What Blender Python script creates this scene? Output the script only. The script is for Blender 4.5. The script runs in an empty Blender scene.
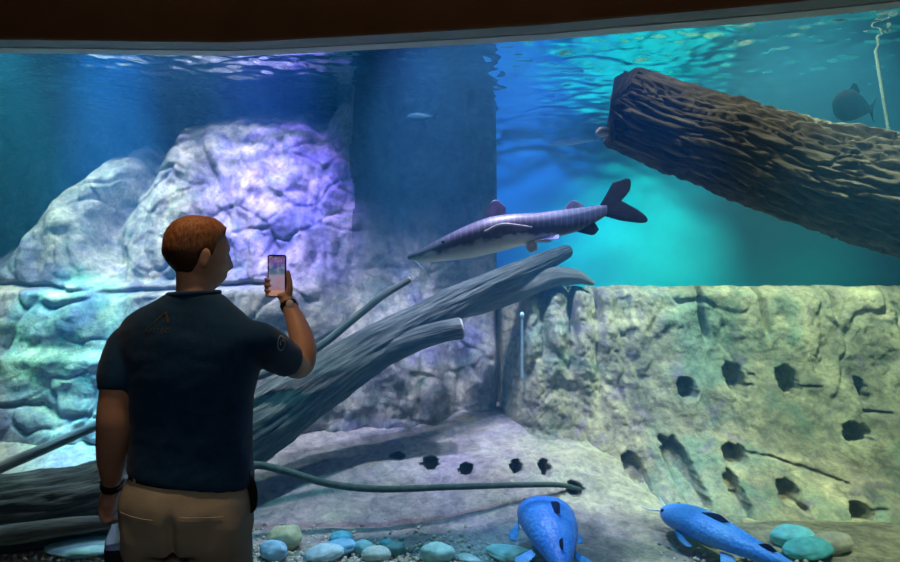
import bpy, bmesh, math, random
import numpy as np
from mathutils import Vector, Matrix, Euler
from mathutils.bvhtree import BVHTree

random.seed(7); rng = np.random.default_rng(7)
S = bpy.context.scene
COL = S.collection
F = 650.0                      # focal length in pixels of the 900x562 frame
CAMZ = 1.6

def at(px, py, Y):
    """point of the place seen at a pixel, at distance Y in front of the camera"""
    return Vector(((px - 450) / F * Y, Y, CAMZ - (py - 281) / F * Y))

# ------------------------------------------------------------------ noise
_perm = np.random.default_rng(3).permutation(512)
_grad = np.random.default_rng(4).normal(size=(512, 3))
_grad /= np.linalg.norm(_grad, axis=1)[:, None]
def _h(i, j, k):
    return _perm[(_perm[(_perm[i & 511] + j) & 511] + k) & 511]
def pnoise(p):
    p = np.asarray(p, float); f = np.floor(p).astype(int); r = p - f
    u = r * r * r * (r * (r * 6 - 15) + 10)
    out = np.zeros(p.shape[:-1])
    for dx in (0, 1):
        for dy in (0, 1):
            for dz in (0, 1):
                g = _grad[_h(f[..., 0] + dx, f[..., 1] + dy, f[..., 2] + dz)]
                d = r - np.array([dx, dy, dz])
                w = (u[..., 0] if dx else 1 - u[..., 0]) * (u[..., 1] if dy else 1 - u[..., 1]) * (u[..., 2] if dz else 1 - u[..., 2])
                out += w * (g * d).sum(-1)
    return out * 1.5
def fbm(p, oct=4, gain=.5):
    a, s, t = 1.0, 0.0, 0.0
    p = np.asarray(p, float).copy()
    for _ in range(oct):
        s = s + a * pnoise(p); t += a; a *= gain; p = p * 2.03 + 11.7
    return s / t
def ridged(p, oct=3):
    a, s, t = 1.0, 0.0, 0.0
    p = np.asarray(p, float).copy()
    for _ in range(oct):
        s = s + a * (1 - np.abs(pnoise(p)) * 2); t += a; a *= .5; p = p * 2.1 + 5.3
    return s / t
def worley(p):
    """distance to the border of the nearest cell (F2-F1) and F1"""
    p = np.asarray(p, float); f = np.floor(p).astype(int)
    d1 = np.full(p.shape[:-1], 9.0); d2 = d1.copy()
    for dx in (-1, 0, 1):
        for dy in (-1, 0, 1):
            for dz in (-1, 0, 1):
                c = f + np.array([dx, dy, dz])
                hsh = _h(c[..., 0], c[..., 1], c[..., 2])
                q = c + .5 + _grad[hsh] * .45
                d = np.linalg.norm(p - q, axis=-1)
                nd2 = np.where(d < d1, d1, np.minimum(d2, d)); d1 = np.minimum(d1, d); d2 = nd2
    return d2 - d1, d1
def sstep(a, b, x):
    t = np.clip((x - a) / (b - a), 0, 1); return t * t * (3 - 2 * t)

# ------------------------------------------------------------------ objects
def tag(o, label=None, cat=None, group=None, kind=None):
    if label: o['label'] = label
    if cat: o['category'] = cat
    if group: o['group'] = group
    if kind: o['kind'] = kind
    return o
def empty(name, loc, label, cat, group=None):
    o = bpy.data.objects.new(name, None); COL.objects.link(o); o.location = loc
    o.empty_display_size = .1
    bpy.context.view_layer.update()
    return tag(o, label, cat, group)
def link(name, me, m=None, parent=None, smooth=True):
    o = bpy.data.objects.new(name, me); COL.objects.link(o)
    if m: me.materials.append(m)
    if smooth:
        me.polygons.foreach_set('use_smooth', [True] * len(me.polygons))
    if parent:
        o.parent = parent
        o.matrix_parent_inverse = Matrix.Translation(parent.location).inverted() if parent.type == 'EMPTY' else parent.matrix_basis.inverted()
    return o
def mesh(name, v, f, m=None, parent=None, smooth=True):
    me = bpy.data.meshes.new(name)
    me.from_pydata([tuple(map(float, q)) for q in v], [], [tuple(map(int, q)) for q in f])
    me.validate(); me.update()
    return link(name, me, m, parent, smooth)

class MB:
    """collects pieces of ONE mesh"""
    def __init__(s): s.v = []; s.f = []
    def add(s, v, f):
        n = len(s.v); s.v += [tuple(map(float, q)) for q in v]; s.f += [tuple(int(i) + n for i in q) for q in f]; return s
    def build(s, name, m=None, parent=None, smooth=True): return mesh(name, s.v, s.f, m, parent, smooth)

def gridf(n, m, wrap=False):
    f = []
    mm = m if wrap else m - 1
    for i in range(n - 1):
        for j in range(mm):
            a = i * m + j; b = i * m + (j + 1) % m
            f.append((a, b, b + m, a + m))
    return f
def grid(P, wrap=False):
    n, m, _ = P.shape
    return P.reshape(-1, 3), gridf(n, m, wrap)
def catmull(pts, n):
    P = np.asarray(pts, float); k = len(P)
    t = np.linspace(0, k - 1, n); i = np.clip(np.floor(t).astype(int), 0, k - 2); u = (t - i)[:, None]
    E = np.vstack([2 * P[0] - P[1], P, 2 * P[-1] - P[-2]])
    a, b, c, d = E[i], E[i + 1], E[i + 2], E[i + 3]
    return .5 * (2 * b + (c - a) * u + (2 * a - 5 * b + 4 * c - d) * u ** 2 + (3 * b - a - 3 * c + d) * u ** 3)
def frames(C):
    T = np.gradient(C, axis=0); T /= np.linalg.norm(T, axis=1)[:, None] + 1e-12
    up = np.array([0, 0, 1.0]) if abs(T[0][2]) < .9 else np.array([0, 1.0, 0])
    N = np.zeros_like(C); n = up - T[0] * up.dot(T[0]); n /= np.linalg.norm(n)
    for i in range(len(C)):
        n = n - T[i] * n.dot(T[i]); n /= np.linalg.norm(n); N[i] = n
    return T, N, np.cross(T, N)
def tube(pts, rad, n=12, rings=None, round_ends=True, disp=None, flat=1.0):
    """tapered tube through points, closed ends"""
    rings = rings or max(12, 6 * len(pts))
    C = catmull(pts, rings); R = catmull(np.asarray(rad, float)[:, None], rings)[:, 0]; R = np.maximum(R, 1e-4)
    T, N, B = frames(C)
    if round_ends:
        k = 4
        th = np.linspace(0, math.pi / 2, k + 1)[:-1]
        C0 = [C[0] - T[0] * R[0] * math.cos(t) for t in th]; R0 = [R[0] * max(math.sin(t), .02) for t in th]
        C1 = [C[-1] + T[-1] * R[-1] * math.cos(t) for t in th[::-1]]; R1 = [R[-1] * max(math.sin(t), .02) for t in th[::-1]]
        C = np.vstack([C0, C, C1]); R = np.concatenate([R0, R, R1])
        T = np.vstack([[T[0]] * k, T, [T[-1]] * k]); N = np.vstack([[N[0]] * k, N, [N[-1]] * k]); B = np.vstack([[B[0]] * k, B, [B[-1]] * k])
    a = np.linspace(0, 2 * math.pi, n, endpoint=False)
    RR = np.repeat(R[:, None], n, 1)
    if disp is not None:
        d = np.cumsum(np.r_[0, np.linalg.norm(np.diff(C, axis=0), axis=1)])
        RR = RR * (1 + disp(d[:, None] + 0 * a[None], a[None] + 0 * d[:, None]))
    P = C[:, None] + N[:, None] * (RR * np.cos(a))[..., None] + B[:, None] * (RR * flat * np.sin(a))[..., None]
    v, f = grid(P, True); m = len(C)
    v = np.vstack([v, C[0], C[-1]]); q = len(v)
    f += [(q - 2, (j + 1) % n, j) for j in range(n)] + [(q - 1, (m - 1) * n + j, (m - 1) * n + (j + 1) % n) for j in range(n)]
    return v, f
def loft(sec, n=40, rings=40, caps=True):
    """sec: (z, cx, cy, rx, ry, power, tilt) ellipse sections stacked in z"""
    A = catmull(np.asarray(sec, float), rings)
    a = np.linspace(0, 2 * math.pi, n, endpoint=False); c, s = np.cos(a), np.sin(a)
    P = []
    for z, cx, cy, rx, ry, p, k in A:
        x = np.sign(c) * np.abs(c) ** (2 / p) * rx; y = np.sign(s) * np.abs(s) ** (2 / p) * ry
        P.append(np.stack([cx + x, cy + y, z + k * x], 1))
    v, f = grid(np.array(P), True)
    if caps:
        v = np.vstack([v, np.mean(P[0], 0), np.mean(P[-1], 0)]); q = len(v); b = (rings - 1) * n
        f += [(q - 2, (j + 1) % n, j) for j in range(n)] + [(q - 1, b + j, b + (j + 1) % n) for j in range(n)]
    return v, f
def ball(c, r, nu=24, nv=16, fn=None, rot=None):
    th = np.linspace(0, math.pi, nv); ph = np.linspace(0, 2 * math.pi, nu, endpoint=False)
    D = np.stack([np.sin(th)[:, None] * np.cos(ph), np.sin(th)[:, None] * np.sin(ph), np.cos(th)[:, None] + 0 * ph], -1)
    P = D * np.asarray(r)
    if fn is not None: P = fn(P, D)
    if rot is not None: P = P @ np.array(rot.to_3x3()).T
    P = P + np.asarray(c)
    v, f = grid(P, True)
    return v, [tuple(reversed(q)) for q in f]
def box(c, d, rot=None):
    x, y, z = np.asarray(d) / 2
    v = np.array([(sx * x, sy * y, sz * z) for sx in (-1, 1) for sy in (-1, 1) for sz in (-1, 1)])
    if rot is not None: v = v @ np.array(rot.to_3x3()).T
    return v + np.asarray(c), [(0, 1, 3, 2), (4, 6, 7, 5), (0, 4, 5, 1), (2, 3, 7, 6), (0, 2, 6, 4), (1, 5, 7, 3)]
def evaluated(o):
    dg = bpy.context.evaluated_depsgraph_get(); dg.update()
    me = bpy.data.meshes.new_from_object(o.evaluated_get(dg)); return me
def fuse(o, voxel, smooth=6, factor=.5):
    """grow the pieces of a mesh into one continuous surface"""
    r = o.modifiers.new('r', 'REMESH'); r.mode = 'VOXEL'; r.voxel_size = voxel; r.use_smooth_shade = True
    if smooth:
        s = o.modifiers.new('s', 'SMOOTH'); s.iterations = smooth; s.factor = factor
    me = evaluated(o); o.modifiers.clear(); ms = list(o.data.materials); old = o.data
    o.data = me; me.name = old.name
    if not me.materials:
        for m in ms: me.materials.append(m)
    bpy.data.meshes.remove(old)
    return o
def co(o):
    a = np.zeros(len(o.data.vertices) * 3); o.data.vertices.foreach_get('co', a); return a.reshape(-1, 3)
def setco(o, a):
    o.data.vertices.foreach_set('co', a.ravel()); o.data.update()
def normals(o):
    a = np.zeros(len(o.data.vertices) * 3); o.data.vertices.foreach_get('normal', a); return a.reshape(-1, 3)

# ------------------------------------------------------------------ materials
class NT:
    def __init__(s, tree): s.t = tree; s.n = tree.nodes; s.l = tree.links
    def new(s, kind, **kw):
        n = s.n.new(kind)
        for k, v in kw.items(): setattr(n, k, v)
        return n
    def link(s, a, b): s.l.new(a, b)
    def val(s, n, **kw):
        for k, v in kw.items(): n.inputs[k.replace('_', ' ')].default_value = v
        return n
    def ramp(s, fac, stops, interp='LINEAR'):
        r = s.new('ShaderNodeValToRGB'); e = r.color_ramp; e.interpolation = interp
        while len(e.elements) < len(stops): e.elements.new(.5)
        for el, (p, c) in zip(e.elements, stops):
            el.position = p; el.color = (*c, 1) if len(c) == 3 else c
        s.link(fac, r.inputs['Fac']); return r.outputs['Color']
    def noise(s, vec, scale, detail=4, rough=.55, dist=0):
        n = s.new('ShaderNodeTexNoise'); s.link(vec, n.inputs['Vector'])
        n.inputs['Scale'].default_value = scale; n.inputs['Detail'].default_value = detail
        n.inputs['Roughness'].default_value = rough; n.inputs['Distortion'].default_value = dist
        return n.outputs['Fac']
    def mix(s, fac, a, b, blend='MIX'):
        n = s.new('ShaderNodeMix', data_type='RGBA', blend_type=blend)
        for x, i in ((fac, 0), (a, 6), (b, 7)):
            if hasattr(x, 'is_linked') or hasattr(x, 'links'): s.link(x, n.inputs[i])
            elif i == 0: n.inputs[0].default_value = x
            else: n.inputs[i].default_value = (*x, 1)
        return n.outputs[2]
    def math(s, op, a, b=None, clamp=False):
        n = s.new('ShaderNodeMath', operation=op); n.use_clamp = clamp
        for x, i in ((a, 0), (b, 1)):
            if x is None: continue
            if hasattr(x, 'links'): s.link(x, n.inputs[i])
            else: n.inputs[i].default_value = x
        return n.outputs[0]
def material(name):
    m = bpy.data.materials.new(name); m.use_nodes = True
    t = NT(m.node_tree); b = t.n['Principled BSDF']
    return m, t, b
def plain(name, c, rough=.6, spec=.3, var=.12, scale=30, bump=0.0, bscale=80, metal=0.0, sheen=0.0):
    m, t, b = material(name)
    tc = t.new('ShaderNodeTexCoord').outputs['Object']
    n = t.noise(tc, scale)
    lo = tuple(max(0, x * (1 - var)) for x in c); hi = tuple(min(1, x * (1 + var)) for x in c)
    t.link(t.ramp(n, [(.3, lo), (.7, hi)]), b.inputs['Base Color'])
    b.inputs['Roughness'].default_value = rough; b.inputs['Specular IOR Level'].default_value = spec
    b.inputs['Metallic'].default_value = metal; b.inputs['Sheen Weight'].default_value = sheen
    if bump:
        bp = t.new('ShaderNodeBump'); bp.inputs['Strength'].default_value = bump; bp.inputs['Distance'].default_value = .01
        t.link(t.noise(tc, bscale, 5), bp.inputs['Height']); t.link(bp.outputs[0], b.inputs['Normal'])
    return m
def rock_mat(name, cols, patch, patch2, scale=1.3):
    """cols: three tones of the stone; patch/patch2: algae and coralline crusts growing on it"""
    m, t, b = material(name)
    tc = t.new('ShaderNodeTexCoord').outputs['Object']
    n1 = t.noise(tc, scale * 2.2, 8, .65, .4)
    base = t.ramp(n1, [(.30, cols[0]), (.48, cols[1]), (.66, cols[2])])
    n2 = t.noise(tc, scale * 1.1, 5, .6, .8)
    f2 = t.ramp(n2, [(.50, (0, 0, 0)), (.62, (.75,) * 3)])
    base = t.mix(f2, base, patch)
    n3 = t.noise(tc, scale * 3.7, 6, .7, 1.2)
    f3 = t.ramp(n3, [(.55, (0, 0, 0)), (.68, (.7,) * 3)])
    base = t.mix(f3, base, patch2)
    n4 = t.noise(tc, 15, 9, .78, .5)
    f4 = t.ramp(n4, [(.30, (.36, .37, .44)), (.48, (.85, .86, .88)), (.66, (1.35, 1.33, 1.25))])
    base = t.mix(1.0, base, f4, 'MULTIPLY')
    t.link(base, b.inputs['Base Color'])
    b.inputs['Roughness'].default_value = .9; b.inputs['Specular IOR Level'].default_value = .12
    bp = t.new('ShaderNodeBump'); bp.inputs['Strength'].default_value = .7; bp.inputs['Distance'].default_value = .02
    h = t.math('ADD', t.noise(tc, 18, 8, .7), t.math('MULTIPLY', t.noise(tc, 55, 6, .7), .5))
    t.link(h, bp.inputs['Height']); t.link(bp.outputs[0], b.inputs['Normal'])
    return m

M = {}
M['rock_left'] = rock_mat('pale stone', [(.13, .13, .17), (.34, .33, .29), (.64, .59, .46)], (.17, .18, .34), (.22, .36, .27))
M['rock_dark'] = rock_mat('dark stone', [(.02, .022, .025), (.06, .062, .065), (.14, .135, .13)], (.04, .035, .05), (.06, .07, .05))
M['rock_right'] = rock_mat('tan stone', [(.15, .16, .12), (.38, .37, .26), (.60, .57, .36)], (.18, .32, .26), (.24, .17, .36), 1.1)
M['bank'] = rock_mat('grey sandstone', [(.24, .21, .22), (.36, .32, .32), (.46, .42, .39)], (.31, .27, .34), (.36, .38, .29), 1.0)
m = M['rock_dark']; t = NT(m.node_tree); b = t.n['Principled BSDF']; src = b.inputs['Base Color'].links[0].from_socket
tc = t.new('ShaderNodeTexCoord').outputs['Object']; sp = t.new('ShaderNodeSeparateXYZ'); t.link(tc, sp.inputs[0])
zz = t.math('ADD', sp.outputs[2], t.math('MULTIPLY', t.noise(tc, 3.0, 7, .7), .9))              # dark tone gives way to a paler one downwards, edge broken by noise
pale_base = t.ramp(t.noise(tc, 3.0, 9, .72, .5), [(.30, (.09, .09, .12)), (.48, (.28, .28, .28)), (.68, (.52, .49, .42))])
t.link(t.mix(t.ramp(t.math('MULTIPLY', zz, 1 / 3), [(.70, (0,) * 3), (.92, (1,) * 3)]), pale_base, src), b.inputs['Base Color'])
m = M['bank']; t = NT(m.node_tree); b = t.n['Principled BSDF']; src = b.inputs['Base Color'].links[0].from_socket
tc = t.new('ShaderNodeTexCoord').outputs['Object']; sp = t.new('ShaderNodeSeparateXYZ'); t.link(tc, sp.inputs[0])
xx = t.math('ADD', sp.outputs[0], t.math('MULTIPLY', t.noise(tc, 2.0, 5, .6), 1.2))
fx = t.ramp(t.math('MULTIPLY', t.math('ADD', xx, 3.0), 1 / 6), [(.60, (0,) * 3), (.88, (1,) * 3)])
fl_t = t.ramp(t.math('MULTIPLY', t.math('ADD', xx, 3.0), 1 / 6), [(.12, (1,) * 3), (.36, (0,) * 3)])
tan = t.mix(1.0, src, (1.05, 1.22, .80), 'MULTIPLY'); cream = t.mix(1.0, src, (1.15, 1.32, 1.0), 'MULTIPLY')
t.link(t.mix(fl_t, t.mix(fx, src, tan), cream), b.inputs['Base Color'])
M['dark_hole'] = plain('black algae', (.012, .014, .02), .9, .1)

def wood_mat(name, c0, c1, c2, axis_scale=(1, 9, 9), sc=3.0, bump=.8):
    m, t, b = material(name)
    uv = t.new('ShaderNodeUVMap').outputs['UV'] if False else t.new('ShaderNodeTexCoord').outputs['Object']
    at_ = t.new('ShaderNodeAttribute', attribute_name='grain').outputs['Vector']
    n = t.noise(at_, sc, 8, .65, .3)
    n2 = t.noise(uv, 6, 6, .65)
    base = t.ramp(n, [(.32, c0), (.5, c1), (.7, c2)])
    base = t.mix(t.ramp(n2, [(.35, (.0,) * 3), (.7, (.6,) * 3)]), base, c1)
    t.link(base, b.inputs['Base Color']); b.inputs['Roughness'].default_value = .85; b.inputs['Specular IOR Level'].default_value = .15
    bp = t.new('ShaderNodeBump'); bp.inputs['Strength'].default_value = bump; bp.inputs['Distance'].default_value = .02
    t.link(n, bp.inputs['Height']); t.link(bp.outputs[0], b.inputs['Normal'])
    return m
M['bark'] = wood_mat('furrowed bark', (.035, .033, .022), (.135, .125, .085), (.30, .28, .20), sc=2.2)
M['trunk'] = wood_mat('waterlogged wood', (.02, .027, .027), (.09, .11, .095), (.28, .30, .24), sc=3.2, bump=1.0)
M['branch'] = wood_mat('waterlogged branch', (.07, .08, .07), (.17, .19, .16), (.30, .32, .27), sc=2.5)
M['cut'] = plain('cut wood', (.55, .56, .45), .8, .1, .2, 20, .3)
M['vine'] = plain('green brown root', (.06, .095, .075), .7, .2, .3, 25, .4)

def grain(o, pts, rings, n, ends, along=1.0, around=3.0):
    """object-fixed coordinates along and around a tube for its wood grain"""
    C = catmull(pts, rings); d = np.cumsum(np.r_[0, np.linalg.norm(np.diff(C, axis=0), axis=1)])
    d = np.r_[[d[0]] * ends, d, [d[-1]] * ends]
    a = np.linspace(0, 2 * math.pi, n, endpoint=False)
    G = np.stack([(d[:, None] + 0 * a) * along, np.cos(a)[None] * around + 0 * d[:, None], np.sin(a)[None] * around + 0 * d[:, None]], -1).reshape(-1, 3)
    G = np.vstack([G, G[:1], G[-1:]])
    at_ = o.data.attributes.new('grain', 'FLOAT_VECTOR', 'POINT')
    at_.data.foreach_set('vector', G[:len(o.data.vertices)].ravel())

# ================================================================== THE TANK
GLASS = [(-5.2, 2.95), (-2.08, 3.0), (-1.2, 3.03), (-.83, 3.02), (.2, 2.87), (.64, 2.78), (1.73, 2.5), (3.2, 1.95), (4.2, 1.5)]
GL = catmull(GLASS, 90)
HEAD = 2.66; WATER = 3.2; SILL = .10
def glass_y(x): return np.interp(x, GL[:, 0], GL[:, 1])

def strip(offs):
    """extruded profile along the curved window line; offs: closed list of (dy, z)"""
    T = np.gradient(GL, axis=0); T /= np.linalg.norm(T, axis=1)[:, None]; N = np.stack([-T[:, 1], T[:, 0]], 1)
    P = np.array([[[GL[i, 0] + N[i, 0] * dy, GL[i, 1] + N[i, 1] * dy, z] for dy, z in offs] for i in range(len(GL))])
    v, f = grid(P, True); k = len(offs)
    f += [tuple(range(k)), tuple(range((len(GL) - 1) * k, len(GL) * k))[::-1]]
    return v, f

m, t, b = material('dark brown painted wall')
tc = t.new('ShaderNodeTexCoord').outputs['Object']
t.link(t.ramp(t.noise(tc, 5), [(.3, (.30, .14, .06)), (.7, (.36, .17, .075))]), b.inputs['Base Color']); b.inputs['Roughness'].default_value = .85
M['brown'] = m
M['grey'] = plain('grey painted soffit', (.36, .38, .37), .7, .3, .06, 12)
M['seal'] = plain('pale silicone seal', (.82, .84, .84), .5, .4, .05, 12)
M['floor'] = plain('dark carpet', (.03, .03, .035), .95, .05, .3, 60, .3, 200)
M['black'] = plain('black paint', (.02, .02, .022), .8, .2)

def struct(name, v, f, m, smooth=False): return tag(mesh(name, v, f, m, None, smooth), kind='structure')
struct('wall_front', *strip([(-.17, HEAD), (-.17, 3.5), (.06, 3.5), (.06, HEAD + .03), (-.10, HEAD + .03), (-.10, HEAD)]), M['brown'], True)
struct('trim_1', *strip([(-.155, HEAD - .003), (-.155, HEAD + .028), (-.06, HEAD + .028), (-.06, HEAD - .003)]), M['grey'])
struct('trim_2', *strip([(-.058, HEAD - .006), (-.058, HEAD + .03), (-.002, HEAD + .03), (-.002, HEAD - .010)]), M['seal'])
struct('wall_front_low', *strip([(-.17, 0), (-.17, SILL), (.06, SILL), (.06, 0)]), M['brown'])
# the acrylic window
m, t, b = material('clear acrylic'); t.n.remove(b)
tr = t.new('ShaderNodeBsdfTransparent'); tr.inputs['Color'].default_value = (.985, .99, .99, 1)
t.link(tr.outputs[0], t.n['Material Output'].inputs['Surface'])
struct('window_1', *strip([(0, SILL), (0, HEAD + .05), (.04, HEAD + .05), (.04, SILL)]), m)
# room shell on the visitors' side
struct('floor', *box((0, -.1, -.05), (10.6, 6.6, .1)), M['floor'])
T_ = np.vstack([GL + [0, .03], [[5.2, 1.2], [5.2, -3.4], [-5.2, -3.4]]]); k = len(T_)
v = [(x, y, 3.5) for x, y in T_] + [(x, y, 3.6) for x, y in T_]
struct('ceiling', v, [tuple(range(k)), tuple(range(k, 2 * k))[::-1]] + [(i, k + i, k + (i + 1) % k, (i + 1) % k) for i in range(k)], M['black'])
struct('wall_left', *box((-5.25, -.1, 1.75), (.1, 6.6, 3.5)), M['brown'])
struct('wall_right', *box((5.25, -.1, 1.75), (.1, 6.6, 3.5)), M['brown'])
struct('wall_rear', *box((0, -3.4, 1.75), (10.6, .1, 3.5)), M['brown'])
# tank shell: painted back wall and sides
m, t, b = material('blue tank paint')
tc = t.new('ShaderNodeTexCoord').outputs['Object']
t.link(t.ramp(t.noise(tc, 1.2, 6, .6), [(.3, (.20, .42, .50)), (.7, (.30, .54, .62))]), b.inputs['Base Color']); b.inputs['Roughness'].default_value = .9
M['tankblue'] = m
XB = np.linspace(-6, 6.2, 60); ZB = np.linspace(-.1, 4.3, 30)
def back_y(x): return 7.08 + 0 * x
P = np.array([[[x, back_y(x), z] for x in XB] for z in ZB])
struct('wall_back', *grid(P), m, True)
struct('wall_tank_left', *box((-5.6, 5.0, 2.1), (.1, 4.6, 4.4)), m)
struct('wall_tank_right', *box((5.6, 4.4, 2.1), (.1, 6.0, 4.4)), m)
struct('ceiling_tank', *box((0, 4.6, 4.35), (11.4, 6.4, .1)), M['black'])

# water surface seen from below
m, t, b = material('rippled water surface'); t.n.remove(b)
tr = t.new('ShaderNodeBsdfTransparent'); gl = t.new('ShaderNodeBsdfGlossy'); gl.inputs['Roughness'].default_value = .03
gl.inputs['Color'].default_value = (.92, .96, 1, 1)
lw = t.new('ShaderNodeLayerWeight'); lw.inputs['Blend'].default_value = .5
fac = t.ramp(lw.outputs['Facing'], [(.18, (.03,) * 3), (.5, (1,) * 3)])
mx = t.new('ShaderNodeMixShader'); t.link(fac, mx.inputs[0]); t.link(tr.outputs[0], mx.inputs[1]); t.link(gl.outputs[0], mx.inputs[2])
t.link(mx.outputs[0], t.n['Material Output'].inputs['Surface'])
xs = np.arange(-5.5, 5.51, .022); ys = np.arange(2.0, 7.2, .022)
X, Y = np.meshgrid(xs, ys)
W = .016 * fbm(np.stack([X * 1.6, Y * 2.0, 0 * X + 3], -1), 2) + .030 * fbm(np.stack([X * 4.6, Y * 7.5, 0 * X + 9], -1), 3)
P = np.stack([X, Y, WATER + W], -1)
o = struct('water_surface', *grid(P), m, True)

# the hazy water itself
m, t, b = material('hazy water'); t.n.remove(b)
sc_ = t.new('ShaderNodeVolumeScatter'); sc_.inputs['Color'].default_value = (.10, .50, .95, 1); sc_.inputs['Density'].default_value = .10; sc_.inputs['Anisotropy'].default_value = .2
ab = t.new('ShaderNodeVolumeAbsorption'); ab.inputs['Color'].default_value = (.35, .8, .95, 1); ab.inputs['Density'].default_value = .07
ad = t.new('ShaderNodeAddShader'); t.link(sc_.outputs[0], ad.inputs[0]); t.link(ab.outputs[0], ad.inputs[1])
t.link(ad.outputs[0], t.n['Material Output'].inputs['Volume'])
T_ = np.vstack([GL + [0, .045], [[5.5, 2.0], [5.5, 7.1], [-5.5, 7.1]]])
k = len(T_); v = [(x, y, -.05) for x, y in T_] + [(x, y, 3.17) for x, y in T_]
f = [tuple(range(k))[::-1], tuple(range(k, 2 * k))] + [(i, (i + 1) % k, k + (i + 1) % k, k + i) for i in range(k)]
o = mesh('water_haze', v, f, m, None, False); tag(o, kind='structure')

# ------------------------------------------------------------------ tank bed (bank of sandstone)
def bed_z(X, Y):
    z = .12 + .34 * sstep(3.55, 5.0, Y) + .10 * sstep(4.7, 5.6, Y)
    z = z + .10 * sstep(-1.0, -3.2, X) * sstep(3.7, 4.6, Y)
    z = z - .30 * sstep(.9, 1.9, X) * sstep(3.7, 4.5, Y)
    return z
def on_bed(px, py, lift=0.0):
    lo, hi = 3.05, 5.6
    for _ in range(50):
        y = (lo + hi) / 2; p = at(px, py, y)
        if p.z > bed_z(np.array(p.x), np.array(y)): lo = y
        else: hi = y
    p = at(px, py, lo); p.z += lift; return p
xs = np.arange(-5.2, 5.2, .016); ys = np.arange(2.0, 5.9, .016)
X, Y = np.meshgrid(xs, ys)
Z = bed_z(X, Y)
Z = Z + .05 * fbm(np.stack([X * .9, Y * .9, 0 * X + 1], -1), 4) + .012 * fbm(np.stack([X * 6, Y * 6, 0 * X], -1), 4)
Z = Z + .03 * (ridged(np.stack([X * .5 + Y * .4, Y * 1.6, 0 * X], -1), 3) - .5) * sstep(3.6, 4.2, Y)
def dent(X, Y, Z, cx, cy, rx, ry, depth, jag=.25):
    r = np.sqrt(((X - cx) / rx) ** 2 + ((Y - cy) / ry) ** 2) + jag * fbm(np.stack([X * 28, Y * 28, 0 * X], -1), 2)
    m_ = 1 - sstep(.80, 1.05, r)
    return Z - .07 * m_, m_
YH = 0 * Y
for px, py, w, h in [(397, 455, 15, 11), (430, 463, 16, 21), (466, 472, 14, 16), (517, 470, 11, 18), (545, 470, 10, 18), (576, 489, 16, 17), (632, 470, 15, 26)]:
    c = on_bed(px, py); a = on_bed(px, py + h / 2); b_ = on_bed(px, py - h / 2)
    Z, m_ = dent(X, Y, Z, c.x, c.y, w / 2 / F * c.y, max((b_.y - a.y) / 2, .03), .16); YH = YH + .30 * m_
v, f = grid(np.stack([X, Y + YH, Z], -1))
# tall enough under the glass: cut the bed to the window line
keep = (Y >= glass_y(X) + .05).ravel()
f = [q for q in f if keep[q[0]] and keep[q[2]]]
struct('floor_tank', v, f, M['bank'], True)

# ------------------------------------------------------------------ rock: left face and dark column
XE = .38
def ztop(X):
    return np.interp(X, [-5.2, -4.2, -3.6, -3.12, -2.6, -2.08, -1.5, -1.05, -.75, .5], [1.3, 1.5, 1.85, 2.45, 2.72, 2.95, 3.0, 2.95, 3.6, 4.2])
def left_y(X, z):
    Y = 4.85 + .16 * z
    Y = Y + .25 * sstep(-1.25, -.55, X) * sstep(.9, 1.7, z)                        # the column stands further back
    Y = Y + .35 * sstep(-.35, .2, X) * (1 - sstep(1.3, 2.2, z))                  # recess under the trunk
    d = z - ztop(X); Y = Y + 1.6 * np.log1p(np.exp(np.clip(d * 9, -30, 30))) / 9 * 2.0
    Y = Y - .22 * sstep(1.62, 1.5, z) * sstep(-1.0, -1.6, X)                        # ledge of blocks, lower left
    Y = Y - .10 * sstep(1.12, 1.02, z) * sstep(-1.2, -1.8, X)
    return Y
xs = np.concatenate([np.arange(-5.4, XE, .014)]); zs = np.arange(.1, 3.5, .014)
X, Zg = np.meshgrid(xs, zs)
Y = left_y(X, Zg)
q = np.stack([X, 0 * X + 2.2, Zg], -1)
warp = np.stack([fbm(q * 1.5 + 3, 3), 0 * X, fbm(q * 1.5 + 17, 3)], -1)
e, d1 = worley((q + warp * .35) * np.array([1.25, 1, 1.0]))
mound = sstep(-.55, -1.1, X)
lowm = sstep(1.9, 1.2, Zg)
Y = Y - mound * (.06 + .03 * lowm) * np.sqrt(np.clip(1 - d1 * 1.0, 0, 1)) + mound * (.01 + .04 * lowm) * (1 - sstep(0, .06, e))
Y = Y + mound * .30 * np.exp(-((X + 2.62 + .15 * np.sin(Zg * 4)) / .13) ** 2) * sstep(1.55, 1.9, Zg)
Y = Y + mound * .14 * (ridged(np.stack([X * 1.9 + .5 * fbm(q * 1.5, 2), 0 * X, Zg * .7], -1), 3) - .5) * sstep(1.5, 1.8, Zg)
e2, d2 = worley((q + warp * .25) * np.array([3.0, 1, 3.6]) + 7)
Y = Y + (.5 + .5 * mound) * .03 * (1 - sstep(0, .10, e2)) * sstep(-.1, .3, fbm(q * 1.1, 2) + .15)
Y = Y + .13 * fbm(q * 1.9, 5) + .022 * fbm(q * 8, 5) + mound * .035 * (ridged(q * np.array([4.5, 1, 2.6]), 3) - .4) * sstep(1.35, 1.8, Zg)
fl = ridged(np.stack([X * 2.6 + .3 * fbm(q * 2, 2), 0 * X, Zg * .35], -1), 3)       # vertical flutes of the column
Y = Y + (1 - mound) * .16 * (fl - .5)
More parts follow.
